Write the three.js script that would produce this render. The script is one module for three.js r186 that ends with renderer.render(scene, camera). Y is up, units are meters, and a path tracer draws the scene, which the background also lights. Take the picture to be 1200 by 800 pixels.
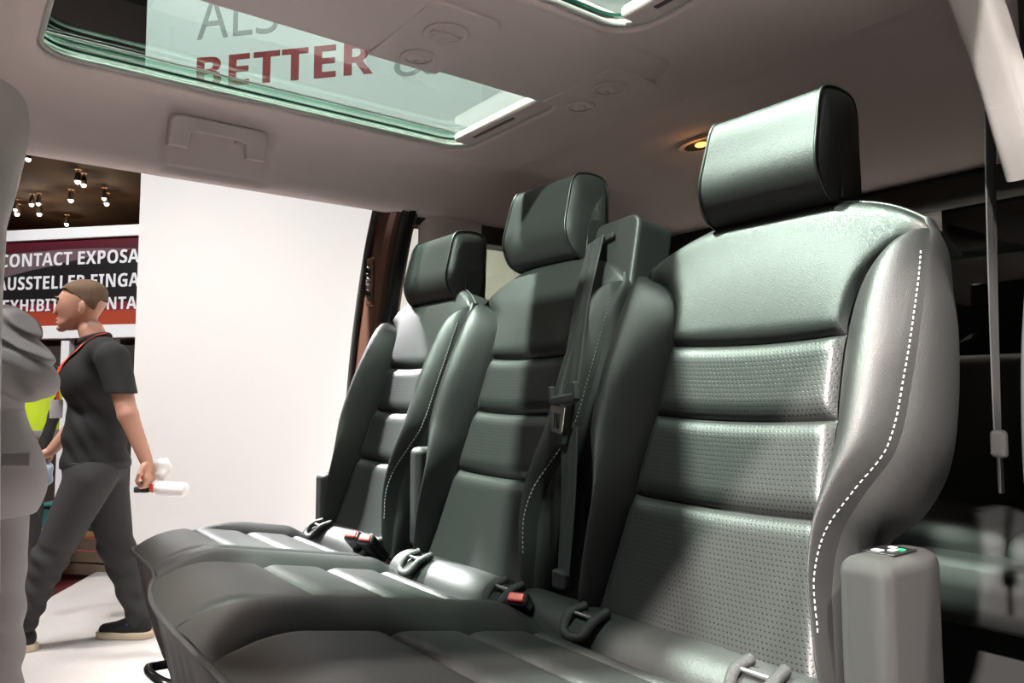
import * as THREE from 'three';
import { mergeGeometries, mergeVertices } from 'three/addons/utils/BufferGeometryUtils.js';
import { RoundedBoxGeometry } from 'three/addons/geometries/RoundedBoxGeometry.js';
import { TextGeometry } from 'three/addons/geometries/TextGeometry.js';
import { FontLoader } from 'three/addons/loaders/FontLoader.js';
import { RectAreaLightUniformsLib } from 'three/addons/lights/RectAreaLightUniformsLib.js';

// ------------------------------------------------------------------ camera, light, exposure
// Authoring frame: the lens is the origin, y up, -z towards the rear of the van, -x towards the far (open) door.
// H lifts everything so that the hall floor is y = 0.
const H = 1.2, FOCAL = 891, YAW = THREE.MathUtils.degToRad(53.3), PITCH = THREE.MathUtils.degToRad(4.2);
const V = (x, y, z) => new THREE.Vector3(x, y, z);
const scene = new THREE.Scene();
const camera = new THREE.PerspectiveCamera(2 * Math.atan(400 / FOCAL) * 180 / Math.PI, 1.5, 0.05, 60);
camera.position.set(0, H, 0);
camera.rotation.set(PITCH, YAW, 0, 'YXZ');
scene.background = new THREE.Color(0x050505);
const renderer = new THREE.WebGLRenderer({ antialias: true });
renderer.toneMapping = THREE.LinearToneMapping;
renderer.toneMappingExposure = 1.0;
renderer.shadowMap.enabled = true;
RectAreaLightUniformsLib.init();
// stage lamps of the hall: [name, place, target, intensity, cone, colour, size]
const SPOTS = [
  ['glass roof of the van', [-2.15, 4.3, 1.0], [-1.2, 0.0, -0.85], 680, 0.34, 0xfff6ee, 5],
  ['near roof window', [-0.85, 4.4, 1.3], [-0.85, 0.0, -0.85], 110, 0.28, 0xfff6ee, 6],
  ['near door', [1.8, 4.2, 5.0], [-0.5, 0.0, -0.8], 1050, 0.17, 0xfff4ec, 5],
  ['far door', [-5.1, 3.5, -0.3], [-1.82, 0.0, -0.78], 620, 0.085, 0xffffff, 6],
  ['floor by the near door', [1.6, 5.2, -0.6], [0.9, -1.2, -0.2], 480, 0.42, 0xfff4ec, 10],
  ['floor by the rear side window', [-3.3, 5.2, -1.2], [-3.0, -1.2, -2.0], 160, 0.3, 0xfff4ec, 10],
  ['floor behind the tailgate', [-1.1, 5.2, -3.5], [-1.1, -1.2, -3.15], 900, 0.26, 0xfff4ec, 8],
  ['white wall', [-2.6, 5.2, 0.6], [-4.7, 1.4, -1.9], 47, 0.62, 0xffffff, 14],
  ['foot of the white wall', [-3.3, 5.2, 1.6], [-4.9, 0.2, -1.7], 24, 0.55, 0xffffff, 14],
  ['entrance sign', [-5.2, 4.6, 2.6], [-8.4, 1.1, -0.2], 160, 0.42, 0xffffff, 10],
  ['aisle', [-4.2, 5.0, 2.2], [-4.2, -1.0, -0.2], 110, 0.5, 0xfff6ee, 12],
];
const AREAS = [ // large ceiling panels: place, size, intensity
  [[-3.2, 5.6, 2.6], [3.0, 1.2], 5.0],
  [[2.2, 5.6, 0.6], [3.0, 1.2], 3.0],
  [[-9.2, 4.6, 2.2], [2.4, 1.2], 4.0],
];

// ------------------------------------------------------------------ helpers
const origin = new Map();
const used = new Map();
function numbered(name) { const n = used.get(name) ?? 0; used.set(name, n + 1); return n ? name + '_' + String(n).padStart(3, '0') : name; }
function tag(o, label, category, group, kind) {
  if (label) o.userData.label = label;
  if (category) o.userData.category = category;
  if (group) o.userData.group = group;
  if (kind) o.userData.kind = kind;
  return o;
}
// a thing: group at its base; geometry of its parts is authored in lens coordinates (or in the thing's own when local)
function thing(name, label, category, base, { turn = 0, local = false, group, kind } = {}) {
  const o = new THREE.Group(); o.name = numbered(name); o.position.set(base[0], base[1] + H, base[2]); o.rotation.y = turn;
  scene.add(o); tag(o, label, category, group, kind);
  origin.set(o, local ? V(0, 0, 0) : V(base[0], base[1], base[2]));
  return o;
}
function part(name, geo, mat, parent) {
  const g = Array.isArray(geo) ? merge(geo) : geo;
  const m = new THREE.Mesh(g, mat); m.name = name; m.castShadow = m.receiveShadow = true;
  const o = origin.get(parent) ?? V(0, 0, 0);
  if (!g.userData.shifted) { g.translate(-o.x, -o.y, -o.z); g.userData.shifted = true; }
  parent.add(m); origin.set(m, o);
  return m;
}
function solo(name, geo, mat, label, category, { kind, group } = {}) {   // a thing that is one mesh
  const g = Array.isArray(geo) ? merge(geo) : geo;
  g.computeBoundingBox(); const b = g.boundingBox, c = [(b.min.x + b.max.x) / 2, b.min.y, (b.min.z + b.max.z) / 2];
  g.translate(-c[0], -c[1], -c[2]);
  const m = new THREE.Mesh(g, mat); m.name = numbered(name); m.position.set(c[0], c[1] + H, c[2]); m.castShadow = m.receiveShadow = true;
  scene.add(m); tag(m, label, category, group, kind); origin.set(m, V(...c));
  return m;
}
function merge(list) {
  return mergeGeometries(list.map((g) => {
    let q = g.index ? g.toNonIndexed() : g.clone();
    for (const k of Object.keys(q.attributes)) if (!['position', 'normal', 'uv'].includes(k)) q.deleteAttribute(k);
    if (!q.attributes.normal) q.computeVertexNormals();
    if (!q.attributes.uv) q.setAttribute('uv', new THREE.BufferAttribute(new Float32Array(q.attributes.position.count * 2), 2));
    return q;
  }));
}
// parametric sheet; f(a, b) -> [x, y, z], a and b from 0 to 1; uv in metres along the sheet
function sheet(f, nu, nv, flip = false) {
  const pos = [], uv = [], idx = [];
  for (let j = 0; j <= nv; j++) for (let i = 0; i <= nu; i++) { const p = f(i / nu, j / nv); pos.push(p[0], p[1], p[2]); uv.push(p[3] ?? 0, p[4] ?? 0); }
  const at = (i, j) => (j * (nu + 1) + i) * 3;
  const d = (p, q) => Math.hypot(pos[p] - pos[q], pos[p + 1] - pos[q + 1], pos[p + 2] - pos[q + 2]);
  for (let j = 0; j <= nv; j++) { let s = 0; for (let i = 0; i <= nu; i++) { if (i) s += d(at(i, j), at(i - 1, j)); uv[(j * (nu + 1) + i) * 2] = s; } }
  for (let i = 0; i <= nu; i++) { let s = 0; for (let j = 0; j <= nv; j++) { if (j) s += d(at(i, j), at(i, j - 1)); uv[(j * (nu + 1) + i) * 2 + 1] = s; } }
  for (let j = 0; j < nv; j++) for (let i = 0; i < nu; i++) {
    const a = j * (nu + 1) + i, b = a + 1, c = a + nu + 1, e = c + 1;
    if (flip) idx.push(a, c, b, b, c, e); else idx.push(a, b, c, b, e, c);
  }
  const g = new THREE.BufferGeometry();
  g.setAttribute('position', new THREE.Float32BufferAttribute(pos, 3));
  g.setAttribute('uv', new THREE.Float32BufferAttribute(uv, 2));
  g.setIndex(idx); g.computeVertexNormals();
  return g;
}
function rbox(w, h, d, r, x, y, z, seg = 3) { const g = new RoundedBoxGeometry(w, h, d, seg, Math.min(r, w / 2.01, h / 2.01, d / 2.01)); g.translate(x, y, z); return g; }
function tube(pts, r, seg = 40, rad = 8, closed = false) { return new THREE.TubeGeometry(new THREE.CatmullRomCurve3(pts.map((p) => p.isVector3 ? p : V(...p)), closed, 'centripetal'), seg, r, rad, closed); }
// smooth table lookup
function table(pts) {
  const n = pts.length, m = pts.map((p, i) => (i === 0 || i === n - 1) ? 0 : (pts[i + 1][1] - pts[i - 1][1]) / (pts[i + 1][0] - pts[i - 1][0]));
  return (x) => {
    if (x <= pts[0][0]) return pts[0][1];
    if (x >= pts[n - 1][0]) return pts[n - 1][1];
    let i = 0; while (x > pts[i + 1][0]) i++;
    const h = pts[i + 1][0] - pts[i][0], t = (x - pts[i][0]) / h, t2 = t * t, t3 = t2 * t;
    return (2 * t3 - 3 * t2 + 1) * pts[i][1] + (t3 - 2 * t2 + t) * h * m[i] + (-2 * t3 + 3 * t2) * pts[i + 1][1] + (t3 - t2) * h * m[i + 1];
  };
}
const lerp = (a, b, t) => a + (b - a) * t, clamp = (x, a = 0, b = 1) => Math.min(b, Math.max(a, x)), smooth = (x) => { x = clamp(x); return x * x * (3 - 2 * x); };
const bez = (p, t) => { const s = 1 - t; return [0, 1].map((k) => s * s * s * p[0][k] + 3 * s * s * t * p[1][k] + 3 * s * t * t * p[2][k] + t * t * t * p[3][k]); };
// sweep of a closed profile [[a, b], ...] along z (extrusion with rounded look comes from the profile itself)
function prism(profile, z0, z1, plane = 'xy') { // profile in xy, extruded along z
  const s = new THREE.Shape(profile.map((p) => new THREE.Vector2(p[0], p[1])));
  const g = new THREE.ExtrudeGeometry(s, { depth: Math.abs(z1 - z0), bevelEnabled: false, steps: 1 });
  g.translate(0, 0, Math.min(z0, z1));
  return g;
}
function roundRect(x0, y0, x1, y1, r, P = THREE.Shape) {
  const s = new P(); const R = Array.isArray(r) ? r : [r, r, r, r];
  s.moveTo(x0 + R[0], y0); s.lineTo(x1 - R[1], y0); s.absarc(x1 - R[1], y0 + R[1], R[1], -Math.PI / 2, 0);
  s.lineTo(x1, y1 - R[2]); s.absarc(x1 - R[2], y1 - R[2], R[2], 0, Math.PI / 2);
  s.lineTo(x0 + R[3], y1); s.absarc(x0 + R[3], y1 - R[3], R[3], Math.PI / 2, Math.PI);
  s.lineTo(x0, y0 + R[0]); s.absarc(x0 + R[0], y0 + R[0], R[0], Math.PI, Math.PI * 1.5);
  return s;
}
let seed = 7; const rnd = () => { seed = (seed * 1664525 + 1013904223) >>> 0; return seed / 4294967296; };
// pixel (1200 x 800) -> point in lens coordinates at a depth along the optical axis
const FW = V(-Math.sin(YAW) * Math.cos(PITCH), Math.sin(PITCH), -Math.cos(YAW) * Math.cos(PITCH)), RT = V(Math.cos(YAW), 0, -Math.sin(YAW)), UPV = V().crossVectors(RT, FW);
const ray = (u, v) => FW.clone().addScaledVector(RT, (u - 600) / FOCAL).addScaledVector(UPV, -(v - 400) / FOCAL);
const atDepth = (u, v, d) => ray(u, v).multiplyScalar(d);
const atX = (u, v, x) => { const d = ray(u, v); return d.multiplyScalar(x / d.x); };
const atZ = (u, v, z) => { const d = ray(u, v); return d.multiplyScalar(z / d.z); };
const atY = (u, v, y) => { const d = ray(u, v); return d.multiplyScalar(y / d.y); };

// ------------------------------------------------------------------ materials
function noiseTex(size, fn, srgb = false) {
  const a = new Uint8Array(size * size * 4);
  for (let y = 0; y < size; y++) for (let x = 0; x < size; x++) { const c = fn(x / size, y / size), k = (y * size + x) * 4; for (let i = 0; i < 3; i++) a[k + i] = clamp(Array.isArray(c) ? c[i] : c) * 255; a[k + 3] = 255; }
  const t = new THREE.DataTexture(a, size, size); t.wrapS = t.wrapT = THREE.RepeatWrapping; t.magFilter = THREE.LinearFilter; t.needsUpdate = true;
  if (srgb) t.colorSpace = THREE.SRGBColorSpace;
  return t;
}
function valueNoise(cells, sd) { // tileable
  let s = sd; const r = () => { s = (s * 1664525 + 1013904223) >>> 0; return s / 4294967296; };
  const g = Array.from({ length: cells * cells }, r);
  return (u, v) => { const x = u * cells, y = v * cells, i = Math.floor(x), j = Math.floor(y), a = smooth(x - i), b = smooth(y - j), q = (p, w) => g[((w % cells) + cells) % cells * cells + ((p % cells) + cells) % cells];
    return lerp(lerp(q(i, j), q(i + 1, j), a), lerp(q(i, j + 1), q(i + 1, j + 1), a), b); };
}
function worley(cells, sd) {
  let s = sd; const r = () => { s = (s * 1664525 + 1013904223) >>> 0; return s / 4294967296; };
  const g = Array.from({ length: cells * cells }, () => [r(), r()]);
  return (u, v) => { const x = u * cells, y = v * cells, i = Math.floor(x), j = Math.floor(y); let a = 9, b = 9;
    for (let dj = -1; dj <= 1; dj++) for (let di = -1; di <= 1; di++) { const c = g[(((j + dj) % cells) + cells) % cells * cells + (((i + di) % cells) + cells) % cells], d = Math.hypot(i + di + c[0] - x, j + dj + c[1] - y); if (d < a) { b = a; a = d; } else if (d < b) b = d; }
    return b - a; };
}
const grainW = worley(40, 3), n8 = valueNoise(8, 11), n32 = valueNoise(32, 5), n64 = valueNoise(64, 9), n128 = valueNoise(128, 2);
const leatherBump = noiseTex(512, (u, v) => 0.45 + 0.4 * Math.min(1, grainW(u, v) * 1.6) + 0.15 * n64(u, v)); leatherBump.repeat.set(14, 14);
const perfMap = noiseTex(512, (u, v) => { const k = 16, x = u * k, y = v * k, row = Math.floor(y), dx = ((x + (row % 2) * 0.5) % 1) - 0.5, dy = (y % 1) - 0.5; return 0.25 + 0.75 * smooth((Math.hypot(dx, dy) - 0.12) / 0.10); }, true); perfMap.repeat.set(10, 10);
const perfBump = noiseTex(512, (u, v) => { const k = 16, x = u * k, y = v * k, row = Math.floor(y), dx = ((x + (row % 2) * 0.5) % 1) - 0.5, dy = (y % 1) - 0.5; const hole = smooth((Math.hypot(dx, dy) - 0.12) / 0.12); return hole * (0.85 + 0.15 * grainW(u, v)); }); perfBump.repeat.set(10, 10);
const clothBump = noiseTex(256, (u, v) => 0.5 + 0.5 * n128(u, v)); clothBump.repeat.set(10, 10);
const weave = noiseTex(256, (u, v) => 0.5 + 0.25 * Math.sin(u * Math.PI * 64) + 0.25 * Math.sin(v * Math.PI * 64)); weave.repeat.set(12, 12);
const lin = (r, g, b) => new THREE.Color().setRGB(r, g, b);
const std = (c, o = {}) => new THREE.MeshPhysicalMaterial({ color: c, roughness: 0.6, side: THREE.DoubleSide, ...o });
const M = {
  leather: std(lin(0.018, 0.0185, 0.0185), { roughness: 0.45, bumpMap: leatherBump, bumpScale: 0.0004 }),
  perforated: std(lin(0.018, 0.0185, 0.0185), { roughness: 0.42, map: perfMap, bumpMap: perfBump, bumpScale: 0.0002 }),
  piping: std(lin(0.008, 0.008, 0.008), { roughness: 0.4 }),
  stitch: std(lin(0.24, 0.235, 0.23), { roughness: 0.8 }),
  shell: std(lin(0.008, 0.008, 0.008), { roughness: 0.7 }),
  plastic: std(lin(0.020, 0.020, 0.021), { roughness: 0.5, bumpMap: leatherBump, bumpScale: 0.0003 }),
  plasticGrey: std(lin(0.018, 0.0178, 0.0178), { roughness: 0.55, bumpMap: leatherBump, bumpScale: 0.0004 }),
  gloss: std(lin(0.012, 0.012, 0.013), { roughness: 0.2 }),
  headliner: std(lin(0.57, 0.495, 0.49), { roughness: 0.95, bumpMap: clothBump, bumpScale: 0.0004 }),
  console: std(lin(0.55, 0.48, 0.475), { roughness: 0.55 }),
  consoleDark: std(lin(0.05, 0.045, 0.04), { roughness: 0.5 }),
  recess: std(lin(0.33, 0.30, 0.295), { roughness: 0.6 }),
  handle: std(lin(0.48, 0.42, 0.415), { roughness: 0.45 }),
  lightTrim: std(lin(0.45, 0.44, 0.43), { roughness: 0.7, bumpMap: clothBump, bumpScale: 0.0003 }),
  pillarTrim: std(lin(0.22, 0.215, 0.21), { roughness: 0.7, bumpMap: clothBump, bumpScale: 0.0003 }),
  lip: std(lin(0.34, 0.34, 0.33), { roughness: 0.35 }),
  rubber: std(lin(0.012, 0.012, 0.012), { roughness: 0.6 }),
  bronze: std(lin(0.19, 0.10, 0.075), { roughness: 0.3, metalness: 0.55, clearcoat: 0.8, clearcoatRoughness: 0.1 }),
  chrome: std(lin(0.7, 0.7, 0.7), { roughness: 0.2, metalness: 1 }),
  steel: std(lin(0.5, 0.5, 0.5), { roughness: 0.35, metalness: 1 }),
  roofGlass: new THREE.MeshPhysicalMaterial({ color: lin(0.56, 0.75, 0.68), roughness: 0.0, transmission: 1, thickness: 0, ior: 1.5, side: THREE.DoubleSide }),
  roofGlassEdge: new THREE.MeshPhysicalMaterial({ color: lin(0.72, 0.83, 0.79), roughness: 0.0, transmission: 1, thickness: 0, ior: 1.5, side: THREE.DoubleSide }),
  sideGlass: new THREE.MeshPhysicalMaterial({ color: lin(0.74, 0.76, 0.70), roughness: 0.0, transmission: 1, thickness: 0, ior: 1.5, side: THREE.DoubleSide }),
  privacyGlass: new THREE.MeshPhysicalMaterial({ color: lin(0.50, 0.50, 0.48), roughness: 0.02, transmission: 1, thickness: 0, ior: 1.5, side: THREE.DoubleSide }),
  glassEdge: std(lin(0.01, 0.05, 0.035), { roughness: 0.15 }),
  webbing: std(lin(0.020, 0.020, 0.020), { roughness: 0.75, bumpMap: weave, bumpScale: 0.0004 }),
  red: std(lin(0.62, 0.05, 0.05), { roughness: 0.35 }),
  white: std(lin(0.82, 0.82, 0.82), { roughness: 0.6 }),
  carpet: std(lin(0.02, 0.02, 0.02), { roughness: 0.95 }),
  dark: std(lin(0.010, 0.010, 0.010), { roughness: 0.8 }),
};
// ------------------------------------------------------------------ the hall
const fontBold = await new FontLoader().loadAsync('fonts/droid/droid_sans_bold.typeface.json');
const fontThin = await new FontLoader().loadAsync('fonts/droid/droid_sans_regular.typeface.json');
const GY = -H;
const speck = noiseTex(512, (u, v) => { const k = 0.93 + 0.07 * n128(u, v) * n8(u, v); return [k, k * 0.995, k * 0.99]; }, true);
const floorMat = std(lin(0.66, 0.64, 0.635), { roughness: 0.35, map: speck });
{
  const e0 = atY(75, 691, GY), e1 = atY(134, 658, GY), d = e1.clone().sub(e0).normalize();
  const a = e0.clone().addScaledVector(d, -14), b = e0.clone().addScaledVector(d, 12);
  const s = new THREE.Shape([[a.x, -a.z], [14, -6], [14, 14], [-10, 14], [b.x, -b.z]].map((p) => new THREE.Vector2(...p)));
  const g = new THREE.ExtrudeGeometry(s, { depth: 0.06, bevelEnabled: false }); g.rotateX(-Math.PI / 2); g.translate(0, GY - 0.06, 0);
  solo('stand_floor', g, floorMat, 'pale grey floor of the exhibition stand', undefined, { kind: 'structure' });
}
const hallCarpet = std(lin(0.16, 0.018, 0.02), { roughness: 0.95, bumpMap: clothBump, bumpScale: 0.002 });
solo('hall_floor', rbox(44, 0.1, 44, 0.01, 0, GY - 0.12, 0, 1), hallCarpet, 'dark red carpet of the hall beyond the stand', undefined, { kind: 'structure' });
const hallBrown = std(lin(0.10, 0.045, 0.014), { roughness: 0.9 });
const hallGrey = std(lin(0.10, 0.10, 0.10), { roughness: 0.9 });
solo('hall_ceiling', rbox(44, 0.2, 44, 0.01, 0, 6.6, 0, 1), hallGrey, 'dark ceiling high over the exhibition hall', undefined, { kind: 'structure' });
for (const [name, x, z, w, d] of [['hall_wall_rear', 0, -22, 44, 0.2], ['hall_wall_front', 0, 22, 44, 0.2], ['hall_wall_left', -22, 0, 0.2, 44], ['hall_wall_right', 22, 0, 0.2, 44]])
  solo(name, rbox(w, 8, d, 0.01, x, 2.7, z, 1), name === 'hall_wall_left' ? hallBrown : hallGrey, 'dark outer wall of the exhibition hall', undefined, { kind: 'structure' });
solo('hall_soffit', rbox(13, 0.15, 30, 0.01, -15.4, 3.35, 1, 1), hallBrown, 'dark brown lowered ceiling over the hall entrance', undefined, { kind: 'structure' });

// white display wall with its lettering
const wallTurn = Math.atan2(0.668, 0.744), wd = V(Math.cos(wallTurn), 0, -Math.sin(wallTurn)), wn = V(Math.sin(wallTurn), 0, Math.cos(wallTurn));
const onPlane = (L) => (u, v) => { const d = ray(u, v), k = L.dot(wn) / d.dot(wn), p = d.multiplyScalar(k); return [p.clone().sub(L).dot(wd), p.y - GY]; };
function lettering(str, sub, font, uvL, uvR, on, capPx) {
  // set so that the substring spans from pixel uvL to uvR on the wall; returned in the wall's own axes (x along, y up, z out)
  const mk = (t) => { const g = new TextGeometry(t, { font, size: 1, depth: 0.003, curveSegments: 5, bevelEnabled: false }); g.computeBoundingBox(); return g; };
  const g = mk(str), pre = str.slice(0, str.indexOf(sub));
  const x1 = mk(pre + sub).boundingBox.max.x, x0 = pre ? mk(pre + sub[0]).boundingBox.max.x - (mk(sub[0]).boundingBox.max.x - mk(sub[0]).boundingBox.min.x) : mk(sub).boundingBox.min.x;
  const a = on(...uvL), b = on(...uvR), k = (b[0] - a[0]) / (x1 - x0);
  const capTop = on(uvL[0], uvL[1] - capPx)[1] - a[1], cap = mk('E').boundingBox.max.y;
  g.scale(k, capTop / cap, 1); g.translate(a[0] - x0 * k, (a[1] + b[1]) / 2, 0);
  return g;
}
const stackTexts = std(lin(0.33, 0.34, 0.34), { roughness: 0.6 });
{
  const L = atDepth(152, 560, 5.05); L.y = 0;
  const on = onPlane(L);
  const t = thing('display_wall', 'tall white exhibition wall with grey and red lettering near its top', 'wall', [L.x, GY, L.z], { turn: wallTurn, local: true });
  part('wall_panel', rbox(5.0, 4.9, 0.16, 0.004, 2.5, 2.45, -0.08, 1), std(lin(0.80, 0.80, 0.80), { roughness: 0.7 }), t);
  part('lettering', [lettering('ALS', 'ALS', fontThin, [231, 46], [326, 38], on, 48), lettering('&', '&', fontThin, [462, 90], [508, 86], on, 42)], stackTexts, t).userData.label = 'thin grey letters';
  part('lettering', lettering('BETTER', 'BETTER', fontBold, [230, 104], [437, 86], on, 36), std(lin(0.30, 0.012, 0.02), { roughness: 0.5 }), t).userData.label = 'bold dark red letters';
}
// sign over the entrance
{
  const L = atDepth(-260, 470, 9.4); L.y = 0;
  const on = onPlane(L), at = (u, v) => on(u, v);
  const t = thing('entrance_sign', 'long dark red and black sign with three rows of white lettering above the doors', 'sign', [L.x, GY, L.z], { turn: wallTurn, local: true });
  const top = at(80, 281)[1], bot = at(80, 381)[1], W = 8.2;
  const cv = document.createElement('canvas'); cv.width = 1024; cv.height = 256; const c = cv.getContext('2d');
  c.fillStyle = '#4a0f1c'; c.fillRect(0, 0, 1024, 256);
  const g1 = c.createLinearGradient(0, 0, 0, 256); g1.addColorStop(0, '#5d1322'); g1.addColorStop(0.25, '#2b1a1e'); g1.addColorStop(0.7, '#151214'); g1.addColorStop(1, '#8e2a20'); c.fillStyle = g1; c.fillRect(0, 0, 1024, 256);
  c.fillStyle = 'rgba(120,104,110,0.75)'; c.beginPath(); c.moveTo(0, 130); c.bezierCurveTo(300, 60, 420, 10, 620, 34); c.bezierCurveTo(480, 60, 420, 110, 330, 175); c.lineTo(0, 190); c.fill();
  c.fillStyle = '#161416'; c.beginPath(); c.moveTo(330, 160); c.bezierCurveTo(420, 60, 620, 30, 1024, 60); c.lineTo(1024, 190); c.lineTo(300, 180); c.fill();
  c.fillStyle = '#7c2330'; c.fillRect(0, 190, 1024, 66); c.fillStyle = '#a3402a'; c.fillRect(420, 214, 604, 42);
  const tx = new THREE.CanvasTexture(cv); tx.colorSpace = THREE.SRGBColorSpace;
  const pg = new THREE.BoxGeometry(W, top - bot, 0.06); pg.translate(W / 2, (top + bot) / 2, -0.035);
  part('sign_panel', pg, std(0xffffff, { roughness: 0.45, map: tx }), t);
  part('rail', rbox(W, 0.13, 0.12, 0.01, W / 2, top + 0.07, -0.02, 1), M.white, t);
  part('rail', rbox(W, 0.15, 0.12, 0.01, W / 2, bot - 0.08, -0.02, 1), M.white, t);
  const lm = std(lin(0.78, 0.78, 0.80), { roughness: 0.5 });
  part('lettering', lettering('CONTACT EXPOSANTS', 'ONTACT EXPOSA', fontBold, [11, 314], [163, 306], on, 15), lm, t);
  part('lettering', lettering('AUSSTELLER EINGANG', 'USSTELLER EINGA', fontBold, [9, 341], [163, 334], on, 15), lm, t);
  part('lettering', lettering('EXHIBITOR CONTACT', 'XHIBITOR CONTA', fontBold, [11, 366], [160, 361], on, 14), lm, t);
  // the glazed entrance under the sign
  const e = thing('entrance_doors', 'dark glazed entrance doors with pale frames under the sign', 'door', [L.x, GY, L.z], { turn: wallTurn, local: true });
  const h = bot - 0.16;
  for (const u of [-60, 15, 74, 128, 200, 300]) { const s = at(u, 450)[0]; part('door_frame', rbox(0.11, h, 0.1, 0.01, s, h / 2, -0.05, 1), M.white, e); }
  part('door_leaf', rbox(W, h, 0.04, 0.005, W / 2, h / 2, -0.1, 1), std(lin(0.045, 0.04, 0.035), { roughness: 0.25 }), e);
}
// lamps on the brown ceiling
const lampGlow = std(0x000000, { emissive: lin(1, 0.92, 0.82), emissiveIntensity: 5 });
const lampCan = std(lin(0.03, 0.02, 0.015), { roughness: 0.5 });
for (const [u, v] of [[33, 187], [91, 213], [98, 217], [83, 235], [122, 233], [125, 239], [37, 240], [45, 239], [18, 246], [20, 251], [46, 251], [78, 263]]) {
  const d = ray(u, v), k = 3.10 / d.y, p = d.multiplyScalar(Math.min(k, 16));
  const t = thing('ceiling_lamp', 'small glowing spot lamp hanging from the brown ceiling', 'lamp', [p.x, p.y, p.z], { local: true, group: 'lamps on the brown ceiling' });
  const r = 0.030 + 0.008 * rnd();
  part('lamp_bulb', new THREE.SphereGeometry(r, 12, 8), lampGlow, t);
  const up = 3.28 - p.y;
  const can = new THREE.CylinderGeometry(r * 0.9, r * 1.25, 0.12, 14, 1, true); can.translate(0, 0.07, 0);
  const rod = new THREE.CylinderGeometry(0.012, 0.012, Math.max(0.05, up - 0.1), 6); rod.translate(0, 0.1 + Math.max(0.05, up - 0.1) / 2, 0);
  part('housing', can, lampCan, t); part('rod', rod, lampCan, t);
  const pl = new THREE.PointLight(0xffe8cc, 0.8); pl.castShadow = true; t.add(pl);
}

// ------------------------------------------------------------------ the van body (the room)
const S = { kind: 'structure' };
const FY = -0.72; // van floor
{ // ceiling plate with two openings, edges rounded
  const s = new THREE.Shape([[-1.75, 1.3], [-1.75, -0.7], [-0.49, -0.7], [-0.49, 1.3]].map((p) => new THREE.Vector2(...p)));
  s.holes.push(roundRect(-1.705, 0.11, -1.27, 1.10, 0.07, THREE.Path), roundRect(-0.965, 0.11, -0.53, 0.985, 0.07, THREE.Path));
  const g = new THREE.ExtrudeGeometry(s, { depth: 0.010, bevelEnabled: true, bevelThickness: 0.006, bevelSize: 0.006, bevelOffset: -0.006, bevelSegments: 3, curveSegments: 10 });
  g.rotateX(-Math.PI / 2); g.translate(0, 0.666, 0);
  solo('ceiling', g, M.headliner, 'mauve grey fabric headliner of the van around the roof windows', undefined, S);
}
const dropY = (z) => 0.10 * smooth((-z - 1.5) / 0.5) - 0.012 * Math.exp(-(((z + 1.36) / 0.05) ** 2));
{ // rear part of the headliner, sweeping down to the tailgate
  const g = sheet((a, b) => { const x = lerp(-1.76, -0.48, a), z = lerp(-1.29, -2.03, b); return [x, 0.661 - dropY(z), z]; }, 30, 60, false);
  const g2 = sheet((a, b) => { const x = lerp(-1.76, -0.48, a), z = lerp(-1.29, -2.03, b); return [x, 0.70, z]; }, 2, 2, true);
  solo('ceiling', [g, g2], M.headliner, 'mauve grey rear headliner sweeping down to the tailgate', undefined, S);
}
const cove = new THREE.CatmullRomCurve3([[-1.735, 0.6605], [-1.755, 0.6575], [-1.785, 0.638], [-1.81, 0.60], [-1.828, 0.555], [-1.838, 0.527], [-1.852, 0.515], [-1.88, 0.515], [-1.94, 0.53], [-2.0, 0.56]].map((p) => V(p[0], p[1], 0)), false, 'centripetal');
const covePts = cove.getSpacedPoints(60);
function coveSheet(sgn, zA, zB, nv, recess) {
  return sheet((a, b) => {
    const i = a * 60, k = Math.min(59, Math.floor(i)), p = covePts[k].clone().lerp(covePts[k + 1], i - k), t = covePts[k + 1].clone().sub(covePts[k]).normalize();
    const z = lerp(zA, zB, b); let y = p.y, x = p.x;
    y -= dropY(z) * clamp((p.y - 0.52) / 0.14) * (z < -1.29 ? 1 : 0);
    if (recess) { const s = smooth((a - 0.16) / 0.05) * smooth((0.58 - a) / 0.05), w = smooth((0.375 + 0.245 - -z) / 0.02) * smooth((-z - 0.365) / 0.02); const m = 0.014 * s * w; x += t.y * m; y -= t.x * m; x -= 0; }
    return [sgn > 0 ? x : -2.24 - x, y, z];
  }, 60, nv, sgn < 0);
}
solo('trim_1', [coveSheet(1, 0.7, -1.30, 200, true), coveSheet(1, -1.29, -2.03, 40, false), rbox(0.16, 0.10, 2.72, 0.01, -1.92, 0.61, -0.67, 1), rbox(0.10, 0.09, 2.72, 0.01, -1.965, 0.695, -0.67, 1)], M.headliner, 'curved mauve grey roof rail trim above the open far door', undefined, S);
solo('trim_2', [coveSheet(-1, 0.7, -1.30, 40, false), coveSheet(-1, -1.29, -2.03, 40, false), rbox(0.16, 0.10, 2.72, 0.01, -0.32, 0.61, -0.67, 1), rbox(0.10, 0.09, 2.72, 0.01, -0.275, 0.695, -0.67, 1)], M.headliner, 'curved mauve grey roof rail trim over the near door', undefined, S);
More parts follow.
